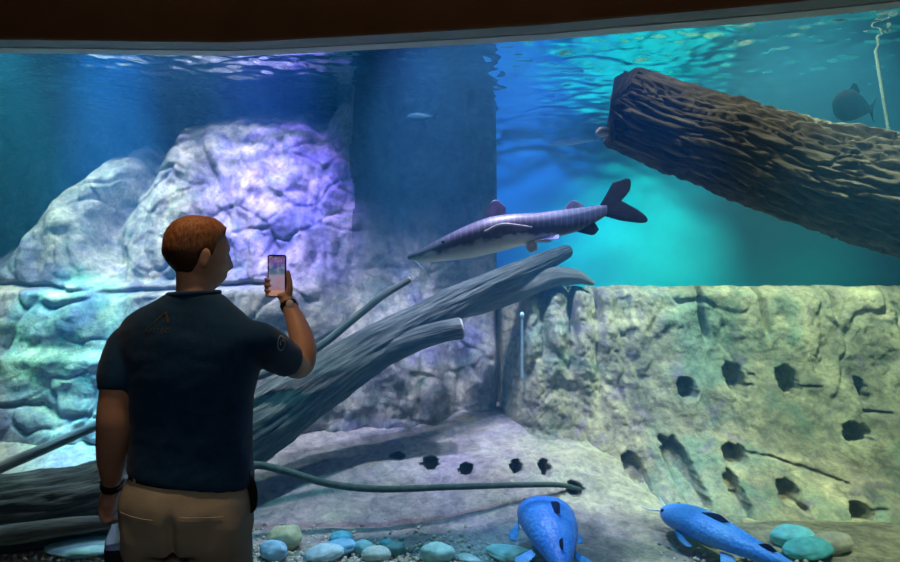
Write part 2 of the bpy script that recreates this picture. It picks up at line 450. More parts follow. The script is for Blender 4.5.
# long dark crevice between the mound and the blocks
cz = 1.545 + .03 * np.sin(X * 3.1) + .02 * fbm(q * 5, 2)
Y = Y + .16 * np.exp(-((Zg - cz) / .022) ** 2) * sstep(-.9, -1.2, X) * sstep(.0, .35, fbm(np.stack([X * 1.3, 0 * X, 0 * X + 4], -1), 2) + .33)
Y = np.minimum(Y, 6.75 + .05 * fbm(q * 2, 2))
P = np.stack([X, Y, Zg], -1)
# turn the right end back towards the tank wall
ext = []
for k in range(1, 14):
    s_ = k / 13
    E = P[:, -1].copy(); E[:, 0] += .10 * math.sin(s_ * 1.4); E[:, 1] += np.maximum(6.80 - E[:, 1], 0) * s_ ** 1.3
    ext.append(E)
P = np.concatenate([P, np.stack(ext, 1)], 1)
v, f = grid(P)
# two stones of the same cliff: pale mound and dark column
mx_ = v[:, 0]
split = -.82 + .12 * fbm(np.stack([v[:, 2] * 1.4, 0 * mx_, 0 * mx_], -1), 3)
lowz = v[:, 2] < 1.72 + .25 * fbm(np.stack([mx_ * 1.6, 0 * mx_, v[:, 2]], -1), 3)
pale = (mx_ < split) | lowz
fa = [q_ for q_ in f if pale[q_[0]]]; fb = [q_ for q_ in f if not pale[q_[0]]]
def sub(v, f):
    used = np.unique(np.array(f)); idx = -np.ones(len(v), int); idx[used] = np.arange(len(used))
    return v[used], [tuple(idx[i] for i in q_) for q_ in f]
o = mesh('rock_mound', *sub(v, fa), M['rock_left']); tag(o, 'pale rippled rock mound with stacked blocks below, behind the standing person', 'rock')
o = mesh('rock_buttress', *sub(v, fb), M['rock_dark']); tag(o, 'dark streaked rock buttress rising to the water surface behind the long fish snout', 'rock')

# ------------------------------------------------------------------ rock: right ledge with holes
def right_y(X, z):
    a = np.interp(z, [0, .10, .30, .55, 1.0, 1.5], [3.80, 3.98, 4.25, 4.52, 4.88, 5.10])
    b = np.interp(z, [0, .3, .5, .8, 1.2, 1.5], [4.30, 4.62, 4.78, 4.88, 5.0, 5.10])
    k = sstep(.9, 1.75, X); return a * k + b * (1 - k)
ZT = 1.56
zs = np.arange(.05, ZT + .001, .0095); xs = np.arange(.44, 4.9, .0095)
X, Zg = np.meshgrid(xs, zs)
Y = right_y(X, Zg) + .45 * (1 - sstep(.40, .74, X)) ** 2
q = np.stack([X, 0 * X + 8.1, Zg], -1)
lobes = sstep(.78, 1.12, Zg) * sstep(1.55, 1.0, X)
Y = Y + lobes * .10 * (1 - np.abs(np.sin((X - .53) * math.pi / .20))) - lobes * .04
e, d1 = worley((q + .25 * np.stack([fbm(q * 2, 3), 0 * X, fbm(q * 2 + 9, 3)], -1)) * np.array([1.7, 1, 1.1]))
Y = Y + .03 * (1 - sstep(0, .08, e)) * sstep(.5, 1.2, Zg)
Y = Y + .11 * fbm(q * 1.7, 5) + .04 * fbm(q * 7, 5)
rough = sstep(2.0, 1.2, X)
Y = Y + rough * .07 * (ridged(q * np.array([4.5, 1, 3.0]), 4) - .4)
def wall_at(px, py):
    y = 4.8
    for _ in range(60):
        p = at(px, py, y); y = .5 * y + .5 * float(right_y(np.array(p.x), np.array(p.z)))
    return at(px, py, y)
for px, y0, y1 in [(574, 285, 350), (600, 285, 335), (704, 288, 350), (766, 288, 345), (838, 292, 330)]:
    c = wall_at(px, 320); top = wall_at(px, y0).z; bot = wall_at(px, y1).z
    Y = Y + .13 * np.exp(-((X - c.x - .02 * fbm(np.stack([Zg * 4, 0 * X, 0 * X + px], -1), 2)) / .018) ** 2) * sstep(bot, bot + .2, Zg)
holes = [(683, 385, 15, 20, 0), (733, 376, 19, 29, 0), (786, 379, 17, 26, 0), (861, 387, 10, 22, 0), (853, 430, 25, 18, 0), (681, 470, 22, 54, .25),
         (733, 453, 22, 18, 0), (738, 497, 14, 40, .1), (786, 490, 18, 19, 0), (862, 514, 22, 18, 0), (802, 506, 6, 6, 0), (632, 468, 15, 28, .2)]
for px, py, w, h, sl in holes:
    px += 4; py += 4; w *= 1.15; h *= 1.12
    c = wall_at(px, py); s_ = c.y / F
    dx = X - c.x + sl * (Zg - c.z) * .8; dz = Zg - c.z
    r = (np.abs(dx / (w / 2 * s_)) ** 2.6 + np.abs(dz / (h / 2 * s_)) ** 2.6) ** (1 / 2.6) + .28 * fbm(np.stack([X * 22, 0 * X + px, Zg * 22], -1), 2)
    Y = Y + (.22 if sl == 0 and w > 8 else .15 if w > 8 else .10) * (1 - sstep(.82, 1.05, r))
for x0, y0, x1, y1 in [(742, 374, 756, 375), (742, 385, 760, 386), (795, 386, 822, 387), (862, 395, 864, 412), (743, 452, 775, 458), (770, 456, 802, 468), (870, 514, 890, 510),
                       (845, 427, 868, 432), (740, 500, 750, 501), (865, 412, 895, 414), (800, 466, 850, 484)]:
    a = wall_at(x0, y0); b_ = wall_at(x1, y1)
    tt = np.clip(((X - a.x) * (b_.x - a.x) + (Zg - a.z) * (b_.z - a.z)) / ((b_.x - a.x) ** 2 + (b_.z - a.z) ** 2), 0, 1)
    d = np.hypot(X - a.x - tt * (b_.x - a.x), Zg - a.z - tt * (b_.z - a.z)) + .006 * fbm(np.stack([X * 18, 0 * X, Zg * 18], -1), 2)
    Y = Y + .045 * np.exp(-(d / (.008 * (1 - .6 * tt))) ** 2)
Zr = Zg + (.028 * fbm(np.stack([X * 3.2, 0 * X, 0 * X + 2], -1), 4) + .012 * fbm(np.stack([X * 14, 0 * X, 0 * X], -1), 2)) * sstep(1.2, 1.5, Zg)
P = np.stack([X, Y + .10 * sstep(1.46, 1.56, Zg) ** 2, Zr], -1)
rows = []
for k in range(1, 40):                                                              # rounded rim, then the flat top running back
    s_ = k / 39; E = P[-1].copy()
    E[:, 1] += .02 + (6.75 - E[:, 1]) * s_ ** 1.6; E[:, 2] += .012 * math.sin(min(1, s_ * 9) * math.pi / 2) - .16 * s_ ** .8 + .03 * fbm(np.stack([E[:, 0] * 3, E[:, 1] * 3, 0 * E[:, 0]], -1), 3) * min(1, s_ * 4)
    rows.append(E)
P = np.concatenate([P, np.stack(rows, 0)], 0)
cut = P[:, 0:1] + 0
side = []
for k in range(10, 0, -1):                                                          # left end turned back
    s_ = k / 10; E = P[:, 0].copy(); E[:, 1] += 1.4 * s_; E[:, 0] -= .08 * math.sin(s_ * 1.5); side.append(E)
P = np.concatenate([np.stack(side, 1), P], 1)
v, f = grid(P)
o = mesh('rock_ledge', v, f, M['rock_right']); tag(o, 'tan rock ledge pocked with dark holes under the open blue water', 'rock')

# ================================================================== WOOD
def px_path(L): return [tuple(at(a, b_, c)) for a, b_, c, r in L], [r for *_, r in L]
def wood(name, L, m, parent=None, n=40, rings=90, disp=None, ends=True):
    pts, rad = px_path(L)
    v, f = tube(pts, rad, n, rings, ends, disp)
    o = mesh(name, v, f, m, parent)
    grain(o, pts, rings, n, 4 if ends else 0, 1.2, 2.2 * max(.25, sum(rad) / len(rad) * 6))
    return o
def gnarl(seed, amp=.10, fine=.04):
    def d(s, a):
        p = np.stack([s * 1.6, np.cos(a) * 1.1 + seed, np.sin(a) * 1.1], -1)
        p2 = np.stack([s * 2.0, np.cos(a) * 4 + seed, np.sin(a) * 4], -1)
        return amp * fbm(p, 3) + fine * (ridged(p2, 3) - .5)
    return d
# sunken trunk
t0 = empty('sunken_trunk', at(95, 548, 3.62), 'thick grey sunken tree trunk slanting up from the gravel behind the person', 'driftwood')
wood('stem', [(-140, 540, 3.5, .22), (0, 513, 3.62, .205), (95, 500, 3.75, .20), (190, 466, 3.95, .20), (262, 425, 4.15, .195), (310, 390, 4.32, .18), (372, 350, 4.52, .155),
              (425, 320, 4.7, .125), (480, 291, 4.92, .105), (530, 268, 5.1, .085), (566, 252, 5.25, .055)], M['trunk'], t0, 96, 220, gnarl(3, .18, .20))
st = wood('branch', [(345, 368, 4.42, .13), (385, 351, 4.5, .10), (420, 338, 4.55, .082), (445, 331, 4.57, .075), (461, 328, 4.58, .078)], M['trunk'], t0, 32, 50, gnarl(9, .1, .08), False)
c = at(462, 328, 4.58)
T = (at(461, 328, 4.58) - at(445, 331, 4.57)).normalized()
R = T.to_track_quat('Z', 'Y').to_matrix()
o = mesh('cut_end', *ball(c, (.07, .07, .012), 24, 8, None, R), M['cut'], st); o['label'] = 'pale sawn end of the stub'
wood('root', [(455, 312, 4.95, .06), (500, 297, 5.05, .085), (545, 279, 5.12, .085), (575, 277, 5.15, .06), (592, 283, 5.15, .02)], M['branch'], t0, 28, 50, gnarl(21, .15, .1))
wood('lower_limb', [(-60, 543, 3.42, .05), (20, 533, 3.40, .05), (70, 526, 3.42, .045), (120, 520, 3.46, .03), (160, 508, 3.56, .02)], M['branch'], t0, 24, 50, gnarl(33, .1, .08))
# thin branch
o = wood('slender_branch', [(-60, 497, 3.72, .034), (0, 468, 3.82, .033), (50, 446, 3.9, .032), (98, 425, 3.95, .030), (170, 395, 4.0, .030), (255, 377, 4.05, .027),
                            (315, 349, 4.1, .026), (350, 322, 4.15, .024), (380, 298, 4.2, .023), (409, 280, 4.25, .021)], M['branch'], None, 20, 120, gnarl(5, .12, .05))
tag(o, 'long slender dark branch running behind the person above the thick trunk', 'branch')
c = at(410, 279.5, 4.25); T = (at(410, 279.5, 4.25) - at(380, 298, 4.2)).normalized()
e_ = mesh('cut_end', *ball(c, (.021, .021, .010), 16, 8, None, T.to_track_quat('Z', 'Y').to_matrix()), M['cut'], o); e_['label'] = 'pale broken tip'
# root arching over the bank
g = on_bed(577, 488)
o = wood('arched_root', [(215, 474, 3.72, .022), (252, 465, 3.76, .022), (285, 471, 3.78, .022), (330, 484, 3.8, .021), (380, 489, 3.82, .02), (450, 487, 3.9, .019), (520, 485, g.y - .14, .018), (560, 485, g.y - .05, .017), (582, 490, g.y + .06, .012)],
         M['vine'], None, 16, 110, gnarl(7, .08, .04))
tag(o, 'thin green root arching low over the sandy bank toward a hole', 'root')
# floating bark log
LP = [(618, 106, 4.0), (700, 137, 3.97), (800, 169, 3.92), (900, 196, 3.86), (1000, 222, 3.8), (1110, 250, 3.75)]
pts = [tuple(at(*p)) for p in LP]; rad = [.235, .265, .30, .335, .36, .37]
def bark(s, a):
    p1 = np.stack([s * 1.3, np.cos(a) * 4.2 + .35 * np.sin(s * 7), np.sin(a) * 4.2], -1)
    p2 = np.stack([s * 3.6, np.cos(a) * 9, np.sin(a) * 9], -1)
    p3 = np.stack([s * 14, np.cos(a) * 12, np.sin(a) * 12], -1)
    pw = p1 + .55 * np.stack([fbm(p1 * 1.3 + 4, 2), fbm(p1 * 1.3, 2), fbm(p1 * 1.3 + 8, 2)], -1)
    e, d = worley(pw * np.array([2.6, 1.25, 1.25]))
    return .13 * sstep(.0, .30, e) - .10 + .08 * fbm(p1 * .6, 3) + .10 * fbm(p2, 4) + .055 * fbm(p3, 4) + .14 * sstep(.2, .5, fbm(p1 * np.array([2.2, .35, .35]) + 3, 2)) * (np.cos(a - 0.0) > .55) * sstep(.35, .6, s)
v, f = tube(pts, rad, 260, 420, False, bark)
# ragged slanted end at the left
C0 = np.array(pts[0]); ax = (np.array(pts[1]) - C0); ax /= np.linalg.norm(ax)
ss = (v - C0) @ ax
w = np.clip(1 - ss / .6, 0, 1)
up = np.array([ax[2] * -1, 0, ax[0]]); h = (v - C0) @ up
v = v + ax[None] * (w * (.16 * fbm(v * 7, 3) + .30 * h * (h > 0) * .0))[:, None]
o = mesh('bark_log', v, f, M['bark']); grain(o, pts, 420, 260, 0, 2.0, 4.5)
tag(o, 'huge rough barked log floating aslant below the water surface', 'log')
kb = mesh('knot', *ball(at(603, 132, 3.98), (.045, .035, .03), 24, 14, lambda P, D: P * (1 + .25 * fbm(D * 2.5, 3))[..., None]), M['cut'], o); kb['label'] = 'pale broken knot at the end'
for (px, py, Y_, r) in [(782, 93, 3.85, .07), (795, 97, 3.85, .06), (770, 96, 3.9, .05)]:
    pass
# rope
o = wood('rope', [(867, -6, 4.55, .012), (871, 20, 4.55, .012), (879, 70, 4.55, .012), (888, 125, 4.55, .012), (893, 158, 4.55, .012)], plain('tan rope', (.16, .18, .12), .9, .1, .3, 60, .5), None, 14, 160,
         lambda s, a: .14 * np.sin(a * 3 + s * 160))
tag(o, 'pale rope hanging straight down behind the floating log', 'rope')
# thin stand pipe in the gap
o = MB().add(*tube([tuple(at(522, 378, 4.95)), tuple(at(522, 345, 4.95)), tuple(at(522, 318, 4.95))], [.010] * 3, 14, 20)).build('stand_pipe', plain('pale pipe', (.35, .55, .62), .4, .5))
tag(o, 'thin upright pale pipe beside the lobed left end of the ledge', 'pipe')
e_ = mesh('cap', *ball(at(522, 315, 4.95), (.018, .018, .024), 16, 10), plain('bright pipe cap', (.55, .9, .95), .4, .5), o); e_['label'] = 'bright cyan cap'

# ================================================================== STONES AND GRAVEL
def stone(px, py, w, h, c, lab, sub_=None, tall=1.0):
    p = on_bed(px, py + h * .42); s_ = p.y / F
    rx = w / 2 * s_; rz = h / 2 * s_ * 1.02; ry = min(rx, max(rz * 1.1, rx * .65))
    sd = px * .13 + py
    v, f = ball((0, 0, 0), (rx, ry, rz), 40, 26, lambda P, D: P * (1 + .26 * fbm(D * 1.1 + sd, 3) + .05 * fbm(D * 4 + sd, 3))[..., None])
    z0 = float(bed_z(np.array(p.x), np.array(p.y)))
    o = mesh('stone', v, f, plain('stone ' + lab, c, .75, .25, .3, 14, .35, 40))
    o.location = (p.x, p.y + ry * .6, z0 + rz * .88); o.rotation_euler = (0, random.uniform(-.15, .15), random.uniform(-.3, .3))
    return tag(o, lab, 'stone', 'stones on the tank bed')
ST = [(283, 542, 36, 25, (.55, .56, .34), 'round yellowish stone nearest to the person among the loose stones'),  # blue and cyan tones: coloured lamp light partly put into the stone colours
      (272, 554, 30, 20, (.30, .55, .72), 'leaning pale blue stone in front of the round yellowish one'),
      (340, 541, 24, 15, (.16, .58, .74), 'bright cyan stone at the back of the blue stones'),
      (337, 551, 38, 14, (.22, .52, .74), 'long blue stone in front of the bright cyan one'),
      (322, 557, 40, 16, (.48, .70, .80), 'flat whitish blue stone in front of the long blue one'),
      (363, 550, 20, 15, (.18, .48, .54), 'teal stone just right of the long blue one'),
      (375, 557, 30, 15, (.46, .62, .58), 'pale green stone in front of the small teal stones'),
      (386, 546, 14, 10, (.20, .52, .62), 'smallest teal stone perched behind a dark one'),
      (395, 552, 22, 15, (.08, .24, .26), 'dark teal stone right of the pale green one'),
      (437, 556, 36, 19, (.36, .68, .64), 'single mint domed stone on the sand left of the blue fish'),
      (469, 561, 24, 8, (.36, .58, .56), 'low half hidden stone between the mint dome and mint slab'),
      (512, 558, 50, 12, (.45, .78, .68), 'long pale mint slab left of the headless looking blue fish'),
      (796, 540, 42, 22, (.20, .72, .76), 'bright cyan stone on top of the three by the ledge'),
      (814, 553, 52, 18, (.10, .50, .50), 'deep teal stone lowest of the three by the ledge'),
      (836, 547, 42, 21, (.50, .54, .40), 'beige green stone right of the cyan stone by the ledge'),
      (18, 546, 28, 12, (.45, .70, .66), 'pointed pale stone at the foot of the thick trunk'),
      (74, 552, 80, 12, (.38, .80, .92), 'long flat light blue stone lying along the trunk foot')]
ST[11] = (*ST[11][:5], 'long pale mint slab beside the head of the foremost blue fish')
for s_ in ST: stone(*s_)
m, t, b = material('mixed gravel')
oi = t.new('ShaderNodeAttribute', attribute_name='tone').outputs['Fac']
t.link(t.ramp(oi, [(0, (.20, .22, .20)), (.35, (.42, .40, .30)), (.6, (.58, .54, .40)), (.8, (.36, .46, .46)), (1, (.66, .66, .6))]), b.inputs['Base Color']); b.inputs['Roughness'].default_value = .8
gv = MB(); tones = []
for i in range(3600):
    if i < 2300: px, py = random.uniform(235, 520), 575 - abs(random.gauss(0, 1)) * 17
    elif i < 3300: px, py = random.uniform(-60, 125), 578 - abs(random.gauss(0, 1)) * 11
    else: px, py = random.uniform(560, 900), 578 - abs(random.gauss(0, 1)) * 14
    if py > 590: continue
    p = on_bed(px, py)
    if p.y < glass_y(p.x) + .12: continue
    r = random.uniform(.006, .017); sd = random.random() * 40
    v, f = ball(p + Vector((0, 0, r * .4)), (r, r * random.uniform(.7, 1), r * random.uniform(.5, .8)), 7, 5, None, Euler((random.random(), random.random(), random.random() * 6)).to_matrix())
    gv.add(v, f); tones += [random.random()] * len(v)
o = gv.build('gravel', m); tag(o, 'loose mixed gravel strewn between the stones on the tank bed', 'gravel', None, 'stuff')
a_ = o.data.attributes.new('tone', 'FLOAT', 'POINT'); a_.data.foreach_set('value', np.array(tones[:len(o.data.vertices)]))

# ================================================================== FISH
def fin(name, root, tip, thick, m, parent, n=22, k=12, rays=9, bow=0.0):
    Rt = catmull(root, n); Tp = catmull(tip, n)
    s_ = np.linspace(0, 1, k)[None, :, None]
    P = Rt[:, None] * (1 - s_) + Tp[:, None] * s_
    du = np.gradient(P, axis=0); dv = np.gradient(P, axis=1); N = np.cross(du, dv); N /= np.linalg.norm(N, axis=-1, keepdims=True) + 1e-9
    ray = .75 + .25 * np.cos(np.linspace(0, rays * 2 * math.pi, n))[:, None]
    th = thick * (1 - .8 * s_[..., 0]) * ray
    edge = np.sin(np.linspace(0, math.pi, n))[:, None] ** .3 + .02
    off = N * (th * edge)[..., None]
    P = P + N * (bow * np.sin(s_ * math.pi / 2) * np.sin(np.linspace(0, math.pi, n))[:, None, None])
    A = P + off; B = (P - off)[:, ::-1]
    v, f = grid(np.concatenate([A, B], 1), True)
    L = A.shape[1] * 2
    f += [tuple(range(L)), tuple(range((n - 1) * L, n * L))[::-1]]
    return mesh(name, v, f, m, parent)
def fish_body(xs, zt, zb, hw, n=44, rings=120, p=2.2, cy=0.0, scale_amp=0.0):
    A = np.stack([xs, zt, zb, hw], 1); A = catmull(A, rings)
    a = np.linspace(0, 2 * math.pi, n, endpoint=False); c, s_ = np.cos(a), np.sin(a)
    P = []
    for x, t_, b_, w in A:
        zc = (t_ + b_) / 2; h = max((t_ - b_) / 2, 1e-3)
        P.append(np.stack([0 * a + x, np.sign(c) * np.abs(c) ** (2 / p) * w + cy, zc + np.sign(s_) * np.abs(s_) ** (2 / p) * h], 1))
    P = np.array(P); v, f = grid(P, True)
    v = np.vstack([v, P[0].mean(0), P[-1].mean(0)]); q = len(v); e = (rings - 1) * n
    f += [(q - 2, (j + 1) % n, j) for j in range(n)] + [(q - 1, e + j, e + (j + 1) % n) for j in range(n)]
    return v, f
# --- the long snouted catfish
FY = 3.9; ks = FY / F
def fz(u, v): p = at(390 + u / 3.3333, 160 + v / 3.3333, FY); return np.array([p.x, p.y, p.z])
O = fz(400, 250)
def fl_(u, v, y=0.0): q = fz(u, v) - O; return (q[0], y, q[2])
U = np.array([58, 70, 100, 160, 240, 320, 400, 480, 560, 640, 690, 722])
VT = np.array([320, 312, 297, 266, 226, 194, 180, 177, 168, 158, 152, 150])
VB = np.array([330, 335, 341, 339, 331, 316, 296, 275, 256, 232, 205, 184])
HW = np.array([.012, .035, .055, .075, .095, .108, .108, .098, .078, .052, .032, .016])
xs_ = np.array([fl_(u, 0)[0] for u in U]); zt = np.array([fl_(0, v)[2] for v in VT]); zb = np.array([fl_(0, v)[2] for v in VB])
m, t, b = material('dusky catfish skin')
tc = t.new('ShaderNodeTexCoord').outputs['Object']; sp = t.new('ShaderNodeSeparateXYZ'); t.link(tc, sp.inputs[0])
line = t.math('ADD', sp.outputs[2], t.math('MULTIPLY', sp.outputs[0], -.235))               # along the slanted body
line = t.math('ADD', line, t.math('MULTIPLY', t.math('MAXIMUM', sp.outputs[0], 0.0), .24))
ln = t.math('ADD', line, t.math('MULTIPLY', t.math('SUBTRACT', t.noise(tc, 9, 5, .65), .5), .12))
base = t.ramp(t.math('ADD', t.math('MULTIPLY', ln, 3.0), .44), [(.26, (.86, .88, .80)), (.40, (.66, .68, .66)), (.47, (.05, .05, .075)), (.62, (.06, .055, .09)), (.72, (.17, .15, .24))])
wv = t.new('ShaderNodeTexWave', wave_type='BANDS', bands_direction='X'); t.link(tc, wv.inputs['Vector']); wv.inputs['Scale'].default_value = 9; wv.inputs['Distortion'].default_value = 1.5
up_ = t.ramp(t.math('ADD', t.math('MULTIPLY', line, 3.0), .5), [(.60, (0, 0, 0)), (.70, (.45,) * 3)])
bars = t.math('MULTIPLY', t.ramp(wv.outputs['Fac'], [(.75, (0, 0, 0)), (.92, (.5, .5, .5))]), up_)
base = t.mix(bars, base, (.5, .48, .58))
t.link(base, b.inputs['Base Color']); b.inputs['Roughness'].default_value = .45
M['catfish'] = m
M['fin_dark'] = plain('dark fin', (.035, .03, .04), .6, .3, .4, 18)
M['fin_violet'] = plain('violet grey fin', (.30, .27, .42), .6, .3, .4, 18)
M['fin_pale'] = plain('pale fin', (.72, .68, .66), .6, .3, .15, 18)
M['eye'] = plain('fish eye', (.01, .01, .012), .1, .8)
cf = empty('long_snouted_catfish', tuple(O), 'long dark catfish with pale belly and flat snout swimming in open water', 'fish')
def rel(o):
    o.matrix_parent_inverse = Matrix.Identity(4); return o
def fpart(o): o.matrix_parent_inverse.identity(); return o
bd = fpart(mesh('body', *fish_body(xs_, zt, zb, HW), M['catfish'], cf))
c_ = lambda L: [fl_(*q) for q in L]
fpart(fin('dorsal_fin', c_([(318, 196), (345, 184), (385, 182)]), c_([(322, 158), (352, 132), (386, 156)]), .010, M['fin_violet'], cf))
fpart(fin('adipose_fin', c_([(575, 168), (610, 163), (650, 159)]), c_([(590, 148), (612, 134), (644, 150)]), .012, M['fin_violet'], cf))
tl = fpart(fin('tail_fin', c_([(700, 150), (716, 165), (722, 188)]), c_([(742, 76), (796, 62), (799, 100), (766, 142)]), .012, M['fin_dark'], cf, 24, 14))
fpart(fin('lower_lobe', c_([(704, 152), (716, 172), (718, 188)]), c_([(768, 134), (826, 166), (858, 196), (842, 210), (768, 202)]), .012, M['fin_dark'], tl, 24, 14))
fpart(fin('anal_fin', c_([(618, 238), (650, 226), (682, 206)]), c_([(640, 244), (678, 250), (697, 232)]), .010, M['fin_dark'], cf))
for y in (-1, 1):
    fpart(fin('pelvic_fin', [fl_(475, 270, y * .05), fl_(500, 266, y * .05), fl_(525, 258, y * .045)], [fl_(500, 270, y * .15), fl_(545, 268, y * .15), fl_(552, 252, y * .12)], .008, M['fin_violet'], cf))
    pf = fpart(fin('pectoral_fin', [fl_(318, 244, y * .104), fl_(322, 256, y * .104), fl_(326, 266, y * .10)], [fl_(380, 218, y * .16), fl_(462, 233, y * .185), fl_(420, 246, y * .16)], .008, M['fin_violet'], cf))
    fpart(mesh('spine', *tube([fl_(316, 242, y * .104), fl_(370, 222, y * .15), fl_(458, 232, y * .192)], [.008, .008, .004], 10), M['fin_pale'], pf))
    fpart(mesh('eye', *ball(fl_(178, 276, y * .066), (.011,) * 3, 14, 10), M['eye'], cf))
    fpart(mesh('barbel', *tube([fl_(72, 326, y * .02), fl_(98, 350, y * .06), fl_(118, 375, y * .08), fl_(120, 395, y * .07)], [.004, .003, .002, .001], 8), M['fin_pale'], cf))
fpart(mesh('vent_flap', *ball(fl_(470, 290, -.04), (.034, .02, .036), 20, 12, lambda P, D: P * (1 + .2 * fbm(D * 2, 2))[..., None]), M['fin_pale'], cf))['label'] = 'pale rounded fin under the belly'
cf.location = tuple(O)

# --- blue fish on the bed (own axes: head at -x, up z)
m, t, b = material('blue scaled skin')  # blue spot light partly put into the skin and fin colours
tc = t.new('ShaderNodeTexCoord').outputs['Object']
vo = t.new('ShaderNodeTexVoronoi'); t.link(tc, vo.inputs['Vector']); vo.inputs['Scale'].default_value = 55
base = t.ramp(vo.outputs['Distance'], [(.15, (.05, .36, .95)), (.7, (.03, .24, .78))])
base = t.mix(t.ramp(t.noise(tc, 7, 5), [(.4, (0,) * 3), (.75, (.8,) * 3)]), base, (.09, .38, .82))
t.link(base, b.inputs['Base Color']); b.inputs['Roughness'].default_value = .45
bp = t.new('ShaderNodeBump'); bp.inputs['Strength'].default_value = .35; bp.inputs['Distance'].default_value = .01; bp.invert = True
t.link(vo.outputs['Distance'], bp.inputs['Height']); t.link(bp.outputs[0], b.inputs['Normal'])
M['bluefish'] = m
M['bluefin'] = plain('blue fin', (.07, .34, .70), .5, .3, .3, 20)
M['navyfin'] = plain('navy fin', (.012, .03, .09), .5, .3, .3, 20)
M['barbel'] = plain('pale barbel', (.55, .75, .85), .5, .3)
def blue_fish(name, head, tail, L, R, label, roll=0.0, bend=0.0, barbels=True, group=None):
    head = Vector(head); tail = Vector(tail)
    e = empty(name, head, label, 'fish', group)
    d = (tail - head).normalized(); q = d.to_track_quat('X', 'Z'); e.rotation_mode = 'QUATERNION'; e.rotation_quaternion = q @ Euler((roll, 0, 0)).to_quaternion()
    s_ = np.array([0, .03, .10, .2, .32, .45, .6, .75, .88, .96])
    w = np.array([.16, .5, .86, 1.0, .98, .88, .66, .42, .22, .15]) * R
    top = np.array([.10, .34, .60, .80, .88, .80, .60, .40, .26, .24]) * R
    bot = -np.array([.10, .30, .50, .56, .56, .50, .40, .28, .22, .22]) * R
    by = lambda x: bend * (np.asarray(x) / L) ** 2
    v, f = fish_body(s_ * L, top, bot, w, 40, 100, 2.1); v = np.array(v); v[:, 1] += by(v[:, 0])
    P_ = lambda x, y, z: (x * L, y * R + float(by(x * L)), z * R)
    fpart(mesh('body', v, f, M['bluefish'], e))
    fpart(fin('dorsal_fin', [P_(.30, 0, .84), P_(.37, 0, .84), P_(.45, 0, .78)], [P_(.38, .1, 1.05), P_(.44, .12, 1.10), P_(.50, .1, .9)], .010, M['navyfin'], e))
    fpart(fin('adipose_fin', [P_(.68, 0, .48), P_(.72, 0, .44), P_(.77, 0, .38)], [P_(.72, 0, .66), P_(.75, 0, .68), P_(.79, 0, .5)], .010, M['navyfin'], e))
    fpart(fin('tail_fin', [P_(.94, 0, .24), P_(.965, 0, 0), P_(.94, 0, -.22)], [P_(1.12, 0, .95), P_(1.03, 0, 0), P_(1.12, 0, -.8)], .012, M['bluefin'], e))
    fpart(fin('anal_fin', [P_(.66, 0, -.34), P_(.71, 0, -.3), P_(.76, 0, -.26)], [P_(.71, 0, -.72), P_(.76, 0, -.7), P_(.79, 0, -.5)], .010, M['bluefin'], e))
    for y in (-1, 1):
        fpart(fin('pectoral_fin', [P_(.19, y * .9, -.15), P_(.225, y * .95, -.2), P_(.26, y * .93, -.25)], [P_(.27, y * 1.3, -.40), P_(.33, y * 1.32, -.5), P_(.35, y * 1.1, -.5)], .012, M['bluefin'], e))
        fpart(fin('pelvic_fin', [P_(.50, y * .7, -.35), P_(.54, y * .68, -.35), P_(.58, y * .62, -.32)], [P_(.56, y * 1.3, -.5), P_(.62, y * 1.3, -.55), P_(.64, y * 1.0, -.5)], .012, M['bluefin'], e))
        fpart(mesh('eye', *ball(P_(.07, y * .60, .32), (.012,) * 3, 14, 10), M['eye'], e))
        if barbels:
            fpart(mesh('barbel', *tube([P_(.01, y * .2, .0), P_(-.05, y * .5, -.05), P_(-.12, y * .75, .05)], [.006, .004, .002], 8), M['barbel'], e))
            fpart(mesh('barbel', *tube([P_(.01, y * .1, -.08), P_(-.04, y * .2, -.15), P_(-.09, y * .35, -.15)], [.005, .0035, .002], 8), M['barbel'], e))
    return e
def above(px, py, h):
    p = on_bed(px, py); d = (p - Vector((0, 0, CAMZ))); k = 1 - h / (CAMZ - p.z); return Vector((0, 0, CAMZ)) + d * k
blue_fish('blue_catfish', above(663, 509, .10), above(800, 578, .10), .92, .105, 'blue catfish with pale barbels resting on the bank near three stones', .15, .06, True, 'blue fish low in the tank')
blue_fish('blue_catfish', above(537, 505, .14), above(596, 600, .16), .80, .150, 'stout blue fish with navy fin, cut by the frame, left of the barbelled one', -.1, -.10, False, 'blue fish low in the tank')

# --- fish further off
def far_fish(name, px, py, Y_, L, R, rot, mats, label):
    e = empty(name, at(px, py, Y_), label, 'fish'); e.rotation_euler = rot
    s_ = np.array([0, .05, .2, .4, .6, .8, .95]) - .45
    w = np.array([.1, .4, .8, .9, .7, .4, .15]) * R; h = np.array([.12, .45, .9, 1, .8, .45, .18]) * R
    fpart(mesh('body', *fish_body(s_ * L, h, -h, w * .7, 24, 50), mats[0], e))
    fpart(fin('tail_fin', [(.48 * L, 0, .15 * R), (.5 * L, 0, 0), (.48 * L, 0, -.15 * R)], [(.64 * L, 0, .9 * R), (.58 * L, 0, 0), (.64 * L, 0, -.9 * R)], .006, mats[1], e))
    fpart(fin('dorsal_fin', [(-.1 * L, 0, .9 * R), (.02 * L, 0, .9 * R), (.15 * L, 0, .75 * R)], [(.0 * L, 0, 1.5 * R), (.1 * L, 0, 1.4 * R), (.2 * L, 0, 1.0 * R)], .006, mats[1], e))
    return e
fb_ = plain('pale silver fish', (.45, .65, .85), .4, .5); nv = plain('dusky fish', (.003, .004, .006), .9, .02); te = plain('teal fish', (.004, .03, .035), .7, .1)
far_fish('slim_fish', 571, 142, 5.6, .42, .028, (0, -.08, 0), (fb_, fb_), 'slim pale fish far off beside the broken end of the floating log')
